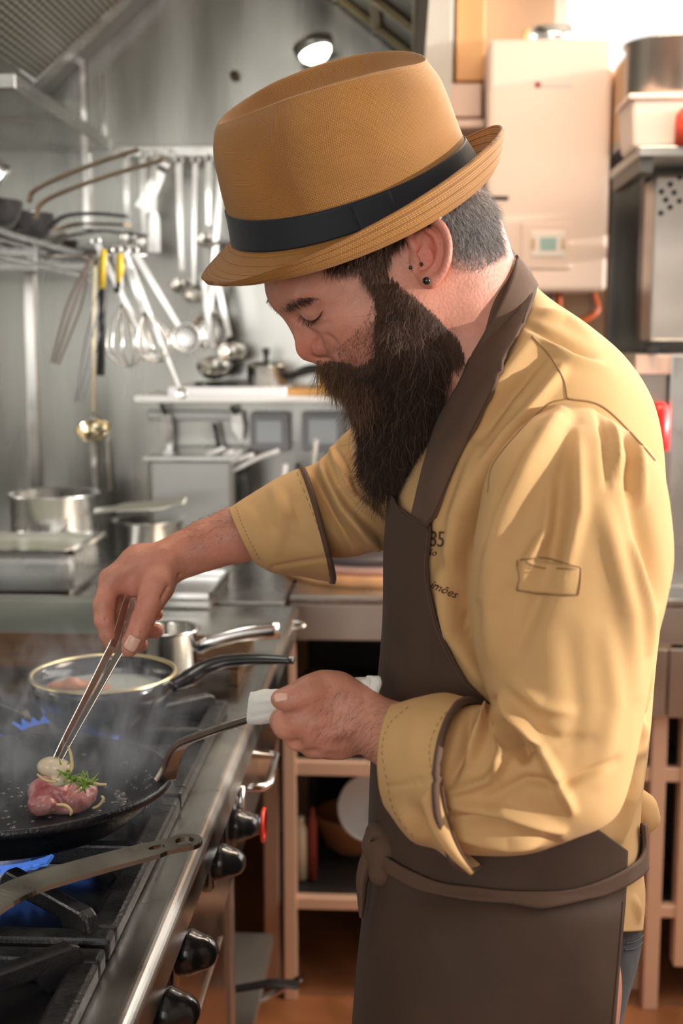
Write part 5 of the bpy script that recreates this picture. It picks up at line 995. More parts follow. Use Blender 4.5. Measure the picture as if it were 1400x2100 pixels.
tag(hair_g, 'short grey hair cropped at the back of the head')
sb = [(660, 545), (700, 530), (760, 500), (830, 455), (836, 478), (800, 505), (790, 535), (797, 575), (812, 620), (795, 650), (776, 645), (768, 612), (757, 590), (746, 565), (730, 545), (700, 545)]
p_, n_ = sample(Vh, Qh, 3800, kn(sb, -.1)); u_, v_ = cproj(p_)
HAIR_M = mat('brown_hair', (.040, .021, .014), .42, col2=(.17, .088, .055), island=1)
hair_s = strands('sideburn', HAIR_M, chef, p_, n_ * .22 + np.array([.18, .9, 0]) + RNG.normal(size=p_.shape) * .12, RNG.uniform(.007, .018, len(p_)), seg=5, rad=.00014, curl=.5)
core = []
for s in (1, -1):
    core += [cone(h(788, 600, s * 60), h(808, 665, s * 58), .0035, .012, k=.012), cone(h(808, 665, s * 57), h(842, 745, s * 42), .012, .024, k=.02),
             cone(h(850, 740, s * 34), h(830, 850, s * 16), .026, .028, k=.03), cone(h(885, 740, s * 34), h(870, 830, s * 12), .018, .020, k=.03),
             cone(h(672, 746, s * 6), h(708, 772, s * 20), .0032, .006, k=.01), cone(h(708, 772, s * 20), h(762, 800, s * 34), .007, .016, k=.015), cone(h(716, 775, s * 12), h(758, 832, s * 6), .004, .006, k=.01)]
core += [cone(h(812, 840), h(798, 940), .028, .018, k=.03), cone(h(795, 930), h(768, 1015), .017, .004, k=.02), cone(h(772, 830), h(778, 930), .008, .010, k=.02)]
Vc, Qc = surface(core, .0028, 2)
nn_ = vnormals(Vc, Qc); Vc = Vc + nn_ * (smoothnoise(Vc, 260, 3, 2) * .0016)[:, None]
beard = link_mesh('beard', W3(Vc), Qc, BCORE, chef); tag(beard, 'long bushy dark brown beard')
cu_, cv_ = 0, 0
p_, n_ = sample(Vc, Qc, 19000, lambda P, N: -(N * P).sum(-1) / np.linalg.norm(P, axis=-1) > -.15)
u_, v_ = cproj(p_); conv = (np.stack([(775 - u_) * .0022, np.ones_like(u_) * .8, np.zeros_like(u_)], 1))
conv[:, 0] = np.where(v_ < 730, .10, np.where(u_ > 840, -.45, np.where(u_ < 740, .10, -.12)))
L_ = RNG.uniform(.009, .024, len(p_)) * np.where(u_ < 770, .75, 1) + np.where(v_ > 900, RNG.uniform(0, .012, len(p_)), 0)
hi_ = (v_ + RNG.normal(size=len(v_)) * 22 < 715)
for mk_, m_ in ((hi_, HAIR_M), (~hi_, HAIR_B)): b1 = strands('beard_strands', m_, beard, (p_ - n_ * .001)[mk_], (n_ * .36 + conv)[mk_], L_[mk_], seg=7, rad=.00015, curl=.8, pull=(-.05, 1, 0), pullw=.08, wave=.26, freq=1.9)
p_, n_ = sample(Vc, Qc, 2600, lambda P, N: (-(N * P).sum(-1) / np.linalg.norm(P, axis=-1) > -.4) & inpoly(*cproj(P), [(640, 720), (700, 730), (770, 790), (745, 850), (700, 830), (650, 770)]))
b2 = strands('moustache', mat('moustache_hair', (.06, .028, .015), .42, col2=(.30, .155, .08), island=1), beard, p_, n_ * .30 + np.array([.12, .9, 0]), RNG.uniform(.010, .030, len(p_)), seg=8, rad=.00014, curl=.6, pull=(.6, 1, 0), pullw=.08, wave=.10, freq=1.3)
tag(b2, 'lighter brown moustache hanging over the mouth')
ck = [(668, 738), (700, 742), (740, 748), (768, 730), (772, 690), (768, 640), (782, 640), (792, 690), (800, 760), (700, 775), (660, 760)]
p_, n_ = sample(Vh, Qh, 2600, kn(ck, -.2)); b4 = strands('cheek_hair', HAIR_M, beard, p_, n_ * .35 + np.array([.05, .9, 0]) + RNG.normal(size=p_.shape) * .15, RNG.uniform(.006, .016, len(p_)), seg=5, rad=.00013, curl=.5)
ck2 = [(690, 715), (735, 670), (768, 620), (778, 700), (760, 745), (700, 745)]
nk_ = [(800, 565), (832, 592), (868, 622), (905, 660), (938, 692), (955, 735), (930, 750), (900, 705), (850, 665), (800, 625)]
p_, n_ = sample(Vh, Qh, 3000, kn(nk_, -.3)); strands('neck_beard', HAIR_M, beard, p_, n_ * .4 + np.array([.0, .9, 0]) + RNG.normal(size=p_.shape) * .22, RNG.uniform(.006, .016, len(p_)), seg=6, rad=.00014, curl=.7)
mu_ = [(646, 736), (690, 742), (712, 752), (700, 775), (664, 768)]
p_, n_ = sample(Vh, Qh, 700, kn(mu_, -.4)); b6 = strands('moustache', MATS['moustache_hair'] if 'moustache_hair' in MATS else HAIR_M, beard, p_, n_ * .5 + np.array([-.12, .9, 0]) + RNG.normal(size=p_.shape) * .2, RNG.uniform(.012, .032, len(p_)), seg=8, rad=.00013, curl=.6, pull=(.5, 1, 0), pullw=.08, wave=.12, freq=1.4)
p_, n_ = sample(Vh, Qh, 900, kn(ck2, -.2)); b5 = strands('stubble', HAIR_M, beard, p_, n_ * .6 + np.array([.05, .9, 0]) + RNG.normal(size=p_.shape) * .3, RNG.uniform(.0012, .003, len(p_)), seg=2, rad=.00009, curl=.2)
p_, n_ = sample(Vc, Qc, 900, lambda P, N: (-(N * P).sum(-1) / np.linalg.norm(P, axis=-1) > -.5))
b3 = strands('stray_hairs', mat('stray_hair', (.05, .03, .02), .4, col2=(.32, .20, .12), island=1), beard, p_, n_ * .8 + np.array([0, .7, 0]), RNG.uniform(.02, .034, len(p_)), seg=10, rad=.00012, curl=1.1, pull=(0, 1, 0), pullw=.10, wave=.3, freq=1.5)
# brows and lashes
bp = [(562, 632), (580, 618), (612, 611), (658, 609), (652, 615), (622, 620), (600, 628), (575, 638)]
p_, n_ = sample(Vh, Qh, 520, kn(bp, 0))
strands('eyebrow', HAIR_D, chef, p_, n_ * .25 + np.array([1, -.12, 0]) + RNG.normal(size=p_.shape) * .18, RNG.uniform(.005, .009, len(p_)), seg=4, rad=.00012, curl=.2)
bp2 = [(548, 612), (556, 622), (572, 640), (585, 640), (575, 622), (560, 610)]
p_, n_ = sample(Vh, Qh, 240, lambda P, N: inpoly(*cproj(P), bp2) & (P[:, 2] > 1.095))
strands('eyebrow', HAIR_D, chef, p_, n_ * .35 + np.array([-.2, .2, .5]), RNG.uniform(.003, .006, len(p_)), seg=4, rad=.00012, curl=.15)
BH = bvh(Vh, Qh)
def hit(B, u, v, lift=0.0):
    d_ = Vector(nrm(C3(u, v, 1))); loc, n_, i_, t_ = B.ray_cast(Vector((0, 0, 0)), d_)
    if loc is None: return None, None
    n_ = np.array(n_); n_ = n_ if np.dot(n_, d_) < 0 else -n_
    return np.array(loc) + n_ * lift, n_
lash = spline([(617, 645), (628, 655), (642, 656), (654, 648), (662, 636)], 46); rp = []; rd = []
for (a, b) in lash:
    q_, n_ = hit(BH, a, b)
    if q_ is None: continue
    for k in range(2): rp.append(q_ - n_ * .0003); rd.append(n_ * .7 + np.array([(a - 642) * -.006 - .12, .75, 0]) + RNG.normal(size=3) * .12)
strands('eyelashes', HAIR_D, chef, np.array(rp), np.array(rd), RNG.uniform(.006, .0095, len(rp)), seg=4, rad=.00013, curl=.1, pull=(0, 1, 0), pullw=.05)
# ear studs
STUD = mat('black_stud', (.008, .008, .009), .12, coat=.6)
BE = bvh(Ve[0], Qe[0])
for (u, v, r_, b_) in ((875, 576, 3.4, 'lobe'), (843, 549, 1.7, ''), (862, 542, 1.7, ''), (880, 465, 1.5, '')):
    q_, n_ = hit(BE, u, v, .0006)
    if q_ is None: q_, n_ = hit(BH, u, v, .0006)
    mb = MB(); R_ = r_ / 1000; mb.lathe([(0, 0), (R_ * .85, 0), (R_, R_ * .3), (R_ * .9, R_ * .7), (R_ * .5, R_), (0, R_ * 1.08)], W3(q_), 20, axis=R3 @ n_)
    mb.build('ear_stud', STUD, chef)
mb = MB(); rg = [W3(C3(897 + 9 * math.cos(t), 440 + 9 * math.sin(t) * 1.0, 1.023 + .003 * math.cos(t))) for t in np.linspace(0, 2 * PI, 20, endpoint=False)]
mb.tube(rg, .0007, 8, closed=True); mb.build('ear_ring', STEEL_S, chef)

# hairs on the forearms and back of the hand
hl = [(690, 1400), (760, 1430), (830, 1455), (800, 1560), (740, 1545), (690, 1520), (650, 1500), (640, 1440)]
p_, n_ = sample(Vl, Ql, 380, kn(hl, .1)); strands('arm_hair', HAIR_D, chef, p_, n_ * .28 + np.array([-.6, .35, 0]) + RNG.normal(size=p_.shape) * .3, RNG.uniform(.007, .015, len(p_)), seg=6, rad=.00007, curl=.6)
p_, n_ = sample(Vr, Qr, 260, kn([(370, 1070), (490, 1030), (500, 1100), (400, 1130)], -.3)); strands('arm_hair', HAIR_D, chef, p_, n_ * .5 + np.array([-.8, .2, 0]) + RNG.normal(size=p_.shape) * .3, RNG.uniform(.005, .010, len(p_)), seg=5, rad=.00006, curl=.5)
# ------------------------------------------------------------------ the jacket
def amp(L_): return [(s_[0], s_[1] * 1.75, s_[2] * .8) for s_ in L_]
def sec(a, b, n, D): return ((a[0], a[1], D), (b[0], b[1], D), n)
TS = [sec((925, 762), (1083, 568), (1000, 690, 1.055), 1.12), sec((902, 800), (1128, 612), (1040, 735, 1.0), 1.12), sec((880, 850), (1196, 664), (1090, 790, .975), 1.125),
      sec((858, 900), (1262, 722), (1120, 850, .965), 1.13), sec((836, 950), (1318, 800), (1120, 920, .955), 1.13), sec((815, 1010), (1345, 890), (1110, 1000, .955), 1.13),
      sec((808, 1100), (1360, 1010), (1090, 1080, .960), 1.13), sec((806, 1200), (1362, 1130), (1080, 1180, .965), 1.13), sec((800, 1320), (1350, 1290), (1075, 1310, .97), 1.13),
      sec((792, 1430), (1336, 1420), (1065, 1430, .975), 1.13), sec((782, 1550), (1326, 1550), (1055, 1550, .975), 1.13), sec((776, 1650), (1312, 1650), (1045, 1655, .97), 1.13),
      sec((772, 1750), (1310, 1750), (1040, 1760, .965), 1.13), sec((768, 1820), (1316, 1830), (1040, 1835, .96), 1.13), sec((770, 1885), (1312, 1905), (1045, 1905, .96), 1.13)]
TG = loft_grid(TS, 260, 200, 2.25); TN = grid_normals(TG)
TGf = folds(TG, TN, amp([
    ([(1090, 700), (1000, 830), (940, 960), (900, 1080)], 6, 16), ([(1150, 760), (1070, 860), (1000, 960), (965, 1050)], 7, 15), ([(1120, 725), (1040, 810), (980, 900)], -5, 14),
    ([(985, 930), (945, 1060), (925, 1180), (935, 1290)], 9, 22), ([(940, 900), (915, 1010), (905, 1120)], 4, 16), ([(1000, 1000), (960, 1150), (955, 1300)], -8, 18),
    ([(900, 1180), (925, 1300), (985, 1400)], 6, 16), ([(920, 1150), (960, 1290), (1010, 1390)], -6, 12),
    ([(1110, 640), (1160, 650), (1220, 690)], 4, 12), ([(1085, 670), (1150, 700), (1210, 730)], -4, 12), ([(1100, 690), (1170, 735), (1250, 760)], 3, 14),
    ([(1330, 1330), (1300, 1450), (1320, 1540)], 7, 14), ([(1335, 1420), (1290, 1500)], -6, 10), ([(1318, 1570), (1285, 1640), (1270, 1720)], 6, 12), ([(1305, 1560), (1270, 1620)], -6, 12),
    ([(1300, 1840), (1308, 1890)], 4, 6), ([(1325, 1630), (1350, 1680)], 8, 14)]))
TGf = TGf + TN * (smoothnoise(TG, 22, 11, 3) * .0016)[..., None]
jacket = build_grid('chef_jacket', TGf, TAN, chef); tag(jacket, 'tan cotton chef jacket')
BJ = bvh(TGf.reshape(-1, 3), grid_faces(260, 200))
# bulge of shirt cloth above the tie at the back
vb, qb = surface([cone(C3(1296, 1640, 1.12), C3(1320, 1652, 1.12), .014, .009, k=.015), cone(C3(1320, 1652, 1.12), C3(1338, 1680, 1.12), .008, .004, k=.01), cone(C3(1338, 1682, 1.12), C3(1312, 1702, 1.12), .0035, .005, k=.01), ell(C3(1306, 1672, 1.12), (.014, .015, .02), k=.015)], .0025, 2)
link_mesh('shirt_bulge', W3(vb), qb, TAN, jacket)
# collar
CS = [sec((918, 775), (1098, 590), (1010, 700, 1.035), 1.12), sec((922, 740), (1085, 555), (1000, 660, 1.040), 1.115), sec((925, 700), (1040, 503), (985, 612, 1.045), 1.11)]
CG = loft_grid(CS, 24, 90, 2.1); CG = CG + grid_normals(CG) * (smoothnoise(CG, 60, 5, 2) * .0006)[..., None]
collar = build_grid('collar', CG, BROWN_L, jacket, caps=False, solid=.0025); tag(collar, 'brown stand collar')
BCl = bvh(CG.reshape(-1, 3), grid_faces(24, 90))
# near sleeve (his left arm)
def q3(L, R, n, D): return ((L[0], L[1], D), (R[0], R[1], D), n)
SS = [q3((1140, 834), (1215, 836), (1180, 842, .945), .965), q3((1078, 868), (1292, 888), (1185, 880, .905), .955), q3((1010, 950), (1352, 960), (1185, 955, .872), .945), q3((984, 1050), (1380, 1070), (1185, 1060, .860), .94),
      q3((966, 1140), (1384, 1150), (1180, 1150, .855), .935), q3((958, 1225), (1366, 1235), (1175, 1235, .852), .93), q3((972, 1320), (1338, 1345), (1165, 1330, .850), .925),
      q3((994, 1400), (1322, 1455), (1160, 1430, .848), .92), q3((1006, 1432), (1304, 1560), (1150, 1525, .848), .92), q3((1008, 1444), (1268, 1662), (1120, 1600, .850), .92),
      q3((1004, 1450), (1190, 1706), (1080, 1620, .853), .92), q3((992, 1450), (1090, 1742), (1030, 1625, .858), .925), q3((970, 1448), (1000, 1750), (965, 1615, .866), .93), q3((935, 1450), (930, 1742), (905, 1600, .878), .94),
      q3((880, 1455), (865, 1700), (850, 1580, .895), .95), q3((850, 1460), (830, 1650), (822, 1560, .91), .955)]
SG = loft_grid(SS, 300, 180, 2.15); SN = grid_normals(SG)
SGf = folds(SG, SN, amp([
    ([(1150, 850), (1090, 960), (1040, 1080), (1000, 1220)], 9, 26), ([(1100, 900), (1040, 1000), (1005, 1100)], -6, 14), ([(1175, 860), (1150, 1000), (1130, 1160), (1060, 1330)], -5, 26), ([(1180, 880), (1185, 1050), (1150, 1200)], 4, 18),
    ([(1225, 840), (1240, 900), (1245, 1000)], -3, 9), ([(1250, 850), (1262, 905), (1270, 980)], 3, 7), ([(1275, 870), (1290, 930), (1300, 1010)], -3, 8), ([(1295, 880), (1312, 950), (1325, 1030)], 3, 8),
    ([(1290, 960), (1330, 1120), (1345, 1230)], -6, 22), ([(1300, 1120), (1320, 1220), (1330, 1330)], 5, 16), ([(1240, 1050), (1290, 1260), (1300, 1420)], 4, 26), ([(1050, 1150), (1010, 1250), (1010, 1350)], 4, 20),
    ([(1012, 1440), (1040, 1500), (1075, 1555), (1095, 1530)], -11, 13), ([(1030, 1430), (1075, 1490), (1110, 1540)], 8, 12), ([(1000, 1445), (985, 1500), (960, 1560)], 8, 14), ([(1020, 1470), (1035, 1540), (1020, 1590)], 7, 12), ([(965, 1470), (945, 1540), (925, 1600)], -6, 13),
    ([(925, 1625), (1000, 1600), (1060, 1530)], 5, 10), ([(930, 1680), (1040, 1690), (1150, 1735)], -7, 12), ([(930, 1650), (1030, 1660), (1150, 1700)], 6, 12), ([(925, 1705), (1040, 1725), (1130, 1725)], 5, 10),
    ([(1165, 1300), (1185, 1450), (1170, 1600)], -1.5, 30), ([(1250, 1300), (1262, 1450), (1230, 1600)], 2.5, 26), ([(1110, 1540), (1140, 1600), (1170, 1660)], 6, 14), ([(1000, 1640), (1080, 1600), (1160, 1610), (1260, 1560)], -4, 14), ([(1080, 1490), (1150, 1520), (1210, 1515)], -2, 16), ([(1050, 1400), (1110, 1450), (1170, 1460)], 3, 16), ([(1130, 1000), (1120, 1090), (1060, 1190)], 4, 14)]))
SGf = SGf + SN * (smoothnoise(SG, 26, 21, 3) * .0020)[..., None]
sleeve = build_grid('sleeve', SGf, TAN, jacket)
BS = bvh(SGf.reshape(-1, 3), grid_faces(300, 180))
def cuffmesh(name, rings, m, seams, tip, lining):
    Gd = loft_grid(rings, 60, 140, 2.1); N_ = grid_normals(Gd); Gd = folds(Gd, N_, seams); Gd = Gd + N_ * (smoothnoise(Gd, 34, 8, 3) * .0014)[..., None]
    if tip: Gd = tip(Gd)
    c = build_grid(name, Gd, m, jacket, caps=False, solid=.003)
    # brown facing turned out along the upper end of the cuff
    e2 = np.stack([Gd[-4] + N_[-4] * .0021, Gd[-2] + N_[-2] * .0024, Gd[-1] + N_[-1] * .0020, Gd[-1] - N_[-1] * .0020])
    build_grid('cuff_facing', e2, BROWN_L, c, caps=False, solid=.0015); return c, Gd
CR = [((822, 1452, .950), (806, 1668, .938), (777, 1535, .902)), ((860, 1436, .950), (850, 1722, .938), (825, 1570, .880)), ((915, 1427, .950), (905, 1738, .938), (868, 1585, .864)), ((978, 1442, .945), (962, 1786, .930), (897, 1590, .852))]
cuffL, CLG = cuffmesh('cuff', CR, TAN, [([(802, 1611), (860, 1602), (898, 1598)], -2, 4, False), ([(870, 1450), (850, 1500), (845, 1560)], 2, 20), ([(830, 1640), (870, 1690), (915, 1740)], -5, 20), ([(820, 1660), (850, 1710), (890, 1735)], 4, 12)], None, np.array([.0009, -.0002, 0]))
fl = spline([(862, 1640), (890, 1712), (925, 1757), (966, 1792)], 24); fr = spline([(900, 1590), (912, 1660), (936, 1732), (969, 1790)], 24); fD = np.linspace(.860, .872, 24)
fgd = np.array([[C3(*(fl[i] * (1 - t) + fr[i] * t), fD[i] - .003 * math.sin(PI * t)) for t in np.linspace(0, 1, 9)] for i in range(24)]); build_grid('cuff_point', fgd, TAN, cuffL, closed=False, solid=.0025)
fgd = np.array([[C3(*(fr[i] + np.array([k * 8 - 2, 0]) * (1 - .5 * i / 23)), fD[i] - .0022) for k in (0, .5, 1)] for i in range(24)]); build_grid('cuff_facing', fgd, BROWN_L, cuffL, closed=False, solid=.0022)
BCf = bvh(CLG.reshape(-1, 3), grid_faces(60, 140))
# far sleeve (his right arm)
FS = [((905, 790, 1.25), (990, 1090, 1.25), (960, 960, 1.18)), ((820, 800, 1.26), (900, 1112, 1.26), (880, 970, 1.18)), ((742, 858, 1.26), (812, 1118, 1.26), (790, 985, 1.18)), ((690, 912, 1.255), (745, 1136, 1.255), (735, 1025, 1.175)),
      ((650, 948, 1.25), (700, 1142, 1.25), (690, 1050, 1.175)), ((610, 965, 1.245), (655, 1140, 1.245), (645, 1060, 1.18)), ((540, 1005, 1.235), (590, 1148, 1.235), (575, 1080, 1.185)), ((500, 1030, 1.23), (545, 1145, 1.23), (530, 1095, 1.19))]
FG = loft_grid(FS, 140, 110, 2.1); FN_ = grid_normals(FG)
FGf = folds(FG, FN_, amp([([(670, 935), (665, 970), (700, 1040), (760, 1120)], 8, 15), ([(640, 965), (680, 1060), (720, 1120)], -6, 12), ([(740, 870), (690, 930), (710, 1000), (800, 1080)], 7, 16), ([(705, 930), (735, 1010), (800, 1050)], -7, 13), ([(720, 1060), (770, 1110), (800, 1115)], 6, 12), ([(700, 960), (780, 1010)], 4, 12)]))
FGf = FGf + FN_ * (smoothnoise(FG, 30, 31, 3) * .002)[..., None]
sleeveR = build_grid('sleeve', FGf, TAN, jacket)
CR2 = [((472, 1043, 1.225), (527, 1152, 1.225), (497, 1105, 1.175)), ((505, 1022, 1.228), (565, 1172, 1.228), (535, 1105, 1.165)), ((565, 985, 1.235), (625, 1180, 1.235), (600, 1090, 1.160)), ((622, 958, 1.24), (686, 1192, 1.24), (661, 1075, 1.158))]
cuffR, CRG = cuffmesh('cuff', CR2, TAN, [([(560, 1000), (580, 1060), (570, 1120)], 4, 14), ([(520, 1040), (560, 1080), (640, 1120)], -3, 14), ([(590, 1010), (620, 1080)], -3, 10), ([(560, 1160), (620, 1150), (680, 1140)], -2, 5, False)], None, np.array([.0008, -.0002, 0]))
BCR = bvh(CRG.reshape(-1, 3), grid_faces(60, 140))

# ribbons and seams laid on the cloth by casting rays
def drape(name, m, parent, L, Rr, Bs, n, k=7, lift=.003, thick=.0022, noise=0):
    L = spline(L, n); Rr = spline(Rr, n); g = np.full((n, k, 3), np.nan)
    for i in range(n):
        for j in range(k):
            t = j / (k - 1); u, v = L[i] * (1 - t) + Rr[i] * t; best = None
            for B in Bs:
                q_, n_ = hit(B, u, v, lift)
                if q_ is not None and (best is None or q_[2] < best[2]): best = q_
            if best is not None: g[i, j] = best
    for i in range(n):                       # fill misses from neighbours at the same depth
        ok = ~np.isnan(g[i, :, 0])
        for j in range(k):
            if not ok[j]:
                t = j / (k - 1); u, v = L[i] * (1 - t) + Rr[i] * t
                z = g[i, np.argmin(np.where(ok, np.abs(np.arange(k) - j), 99)), 2] if ok.any() else np.nan
                g[i, j] = C3(u, v, z)
    for i in range(n):
        if np.isnan(g[i]).any(): g[i] = g[i - 1] if i and not np.isnan(g[i - 1]).any() else C3(*L[i], 1.0)
    for _ in range(3):                       # smooth depth only, so the outline stays
        z = g[..., 2]; z2 = z.copy(); z2[1:-1] = (z[:-2] + 2 * z[1:-1] + z[2:]) / 4; z2[:, 1:-1] = (z2[:, :-2] + 2 * z2[:, 1:-1] + z2[:, 2:]) / 4; z2 = np.minimum(z2, z + .0004)
        g = g * (z2 / z)[..., None]
    if noise: g = g * (1 + (smoothnoise(g, 90, 2, 2) * noise))[..., None]
    return build_grid(name, g, m, parent, closed=False, solid=thick), g
def seam(parent, pts, Bs, m=THREAD, r_=.00035, n=60, dash=False, name='seam', lift=.0004):
    P = spline(pts, n); W_ = []
    for (u, v) in P:
        best = None
        for B in Bs:
            q_, n_ = hit(B, u, v, lift)
            if q_ is not None and (best is None or q_[2] < best[2]): best = q_
        W_.append(best)
    mb = MB(); run = []
    for i, q_ in enumerate(W_ + [None]):
        if q_ is not None and not (dash and i % 4 == 3) and not (run and np.linalg.norm(q_ - run[-1]) > .04): run.append(q_)
        else:
            if len(run) > 1: mb.tube([W3(x) for x in run], r_, 5)
            run = [q_] if q_ is not None and not dash else []
    if mb.n:
        o = mb.build(name, m, parent)
        if dash: o['kind'] = 'stuff'
        return o
SJ = mat('seam_dark_thread', (.30, .17, .07), .8); ST = mat('brown_stitch_thread', (.24, .13, .055), .8)  # threads darker than the cloth for seams and stitching
# shoulder seam, armhole seam, yoke, cuff stitching, arm pocket
seam(jacket, [(1090, 690), (1130, 735), (1155, 780), (1163, 818)], [BJ, BS], SJ, .0006, name='shoulder_seam')
seam(sleeve, [(1163, 818), (1120, 832), (1060, 890), (1010, 955), (1000, 1010)], [BS, BJ], SJ, .0005, name='armhole_seam')
seam(sleeve, [(1163, 818), (1230, 832), (1290, 885), (1342, 945)], [BS, BJ], SJ, .0009, name='armhole_seam')
seam(cuffL, [(838, 1455), (800, 1490), (787, 1540), (798, 1600), (812, 1660), (850, 1715)], [BCf], ST, .00022, 80, True, 'stitching', .0021)
seam(cuffL, [(960, 1442), (912, 1470), (885, 1530), (890, 1590), (900, 1650), (925, 1710), (950, 1760)], [BCf], ST, .00022, 110, True, 'stitching', .0021)
seam(cuffR, [(485, 1042), (505, 1090), (535, 1145)], [BCR], ST, .00022, 60, True, 'stitching', .0021)
seam(cuffR, [(610, 972), (640, 1050), (665, 1120), (676, 1180)], [BCR], ST, .00022, 60, True, 'stitching', .0021)
pk, _ = drape('arm_pocket', TAN, sleeve, [(1068, 1148), (1065, 1180), (1061, 1212)], [(1192, 1163), (1190, 1190), (1185, 1222)], [BS], 12, 14, .0008, .001)
for pts in ([(1070, 1150), (1100, 1143), (1140, 1150), (1190, 1165)], [(1062, 1150), (1064, 1180), (1060, 1210)], [(1060, 1210), (1120, 1220), (1184, 1221)], [(1190, 1165), (1188, 1195), (1184, 1221)], [(1078, 1152), (1100, 1162), (1130, 1166), (1180, 1167)]):
    seam(pk, pts, [BS], THREAD, .0004, 30, name='stitching', lift=.0016)
# embroidery on the chest: "85", "ão", "Simões"
def text_on(parent, name, txt, u, v, size_px, B, m, rot=0, shear=0, lift=.0006, sx=1):
    cu = bpy.data.curves.new(name, 'FONT'); cu.body = txt; cu.size = 1; cu.shear = shear; cu.resolution_u = 3
    o = bpy.data.objects.new(name, cu); COL.objects.link(o); dg = bpy.context.evaluated_depsgraph_get(); me = bpy.data.meshes.new_from_object(o.evaluated_get(dg)); bpy.data.objects.remove(o)
    V = np.array([tuple(x.co) for x in me.vertices]); Fc = [tuple(p.vertices) for p in me.polygons]; bpy.data.meshes.remove(me)
    if len(V) == 0: return
    c_, s_ = math.cos(rot), math.sin(rot); out = []; keep = []
    for x, y, _ in V:
        x *= sx; a = u + size_px * (x * c_ + y * s_); b = v + size_px * (x * s_ - y * c_); q_, n_ = hit(B, a, b, lift); out.append(q_ if q_ is not None else C3(a, b, 1.0))
    ob = link_mesh(name, W3(np.array(out)), Fc, m, parent, smooth=False)
    md = ob.modifiers.new('t', 'SOLIDIFY'); md.thickness = .0005; return ob
EMB = mat('embroidery', (.10, .05, .025), .8)
text_on(jacket, 'embroidered_number', '85', 879, 1120, 46, BJ, EMB, rot=.05, sx=.72)
text_on(jacket, 'embroidered_word', 'ão', 876, 1138, 19, BJ, EMB, rot=.12, shear=.3)
text_on(jacket, 'embroidered_name', 'imões', 880, 1204, 24, BJ, EMB, rot=.42, shear=.3)
# ------------------------------------------------------------------ the apron
AS = TS[4:14] + [sec((762, 1890), (1322, 1890), (1040, 1895, .945), 1.13), sec((754, 1990), (1318, 1990), (1035, 1995, .935), 1.13), sec((745, 2110), (1308, 2110), (1030, 2110, .93), 1.13), sec((738, 2350), (1296, 2350), (1025, 2350, .93), 1.14), sec((735, 2620), (1290, 2620), (1020, 2620, .93), 1.15)]
AG = loft_grid(AS, 420, 360, 2.25); AN = grid_normals(AG); AG = AG + AN * .006
EV = np.array([1005, 1035, 1063, 1078, 1100, 1150, 1200, 1260, 1300, 1360, 1400, 1440, 1470, 1600, 1690, 1745, 1850, 1950, 2100, 2600.]); EU = np.array([804, 815, 850, 884, 884, 878, 880, 892, 905, 935, 960, 1002, 1080, 1150, 1212, 1286, 1283, 1275, 1260, 1230.])
nu_a = 150; rows = []
for i in range(len(AG)):
    u, v = cproj(AG[i]); th = np.linspace(0, 2 * PI, 360, endpoint=False); half = np.arange(180, 20, -1)     # from the front silhouette towards the near side
    e = np.interp(v[half], EV, EU); ok = u[half] >= e
    if v[180] < 1003: continue
    k = half[np.argmax(ok)] if ok.any() else 20
    if k >= 179: k = 178.0
    else:
        k1 = k + 1; f1 = u[k] - np.interp(v[k], EV, EU); f0 = u[k1] - np.interp(v[k1], EV, EU); k = k1 - (f0 / (f0 - f1 + 1e-9))
    kk = np.linspace(k, 360 - k, nu_a); a0 = np.floor(kk).astype(int); fr = (kk - a0)[:, None]
    rows.append(AG[i][a0 % 360] * (1 - fr) + AG[i][(a0 + 1) % 360] * fr)
AP = np.array(rows); APn = grid_normals(AP, False)
if (APn[..., 2].mean()) > 0: APn = -APn
APf = folds(AP, APn, amp([([(850, 1100), (845, 1250), (800, 1440)], 4, 14), ([(880, 1230), (860, 1350), (790, 1430)], 5, 14), ([(830, 1080), (815, 1300)], -4, 10), ([(800, 1560), (790, 1660), (800, 1740)], -4, 12), ([(790, 1500), (810, 1620), (850, 1700)], 4, 12),
    ([(795, 1800), (790, 1950), (800, 2110)], 7, 9), ([(775, 1810), (765, 1950), (775, 2110)], -6, 8), ([(815, 1810), (840, 1950), (810, 2100)], -3, 10), ([(1180, 1890), (1220, 1980), (1180, 2100)], 4, 22), ([(880, 1900), (960, 2010), (930, 2100)], 4, 30), ([(1060, 1880), (1080, 2000), (1120, 2100)], -3, 26),
    ([(1000, 1720), (1100, 1740), (1200, 1720)], 3, 14), ([(830, 1770), (900, 1840), (1040, 1875), (1160, 1870), (1290, 1820)], -2, 14), ([(870, 1740), (880, 1790), (900, 1810)], 2, 8), ([(1000, 1720), (1010, 1800)], -2, 10), ([(1090, 1900), (1130, 1990), (1110, 2100)], 2, 14), ([(940, 1120), (900, 1040)], 1, 6)]))
APf = APf + APn * (smoothnoise(AP, 24, 41, 3) * .0018)[..., None]
apron = build_grid('apron', APf, BROWN, chef, closed=False, solid=.002); tag(apron, 'long dark brown canvas bib apron')
BA = bvh(APf.reshape(-1, 3), grid_faces(APf.shape[0], nu_a, False))
seam(apron, [(808, 1022), (830, 1058), (880, 1088)], [BA], BROWN_L, .0005, 40, name='hem', lift=.0016); seam(apron, [(880, 1090), (874, 1150), (876, 1200), (900, 1300), (950, 1395), (1000, 1436)], [BA], BROWN_L, .0006, 60, name='hem', lift=.0016)
seam(apron, [(1274, 1850), (1266, 1950), (1252, 2098)], [BA], BROWN_L, .0005, 60, name='hem', lift=.0016)
strapL = [(1052, 536), (1042, 575), (1012, 650), (976, 728), (950, 792), (905, 868), (880, 950), (852, 1066)]
strapR = [(1050, 530), (1096, 602), (1072, 680), (1040, 745), (1012, 800), (962, 905), (922, 990), (886, 1082)]
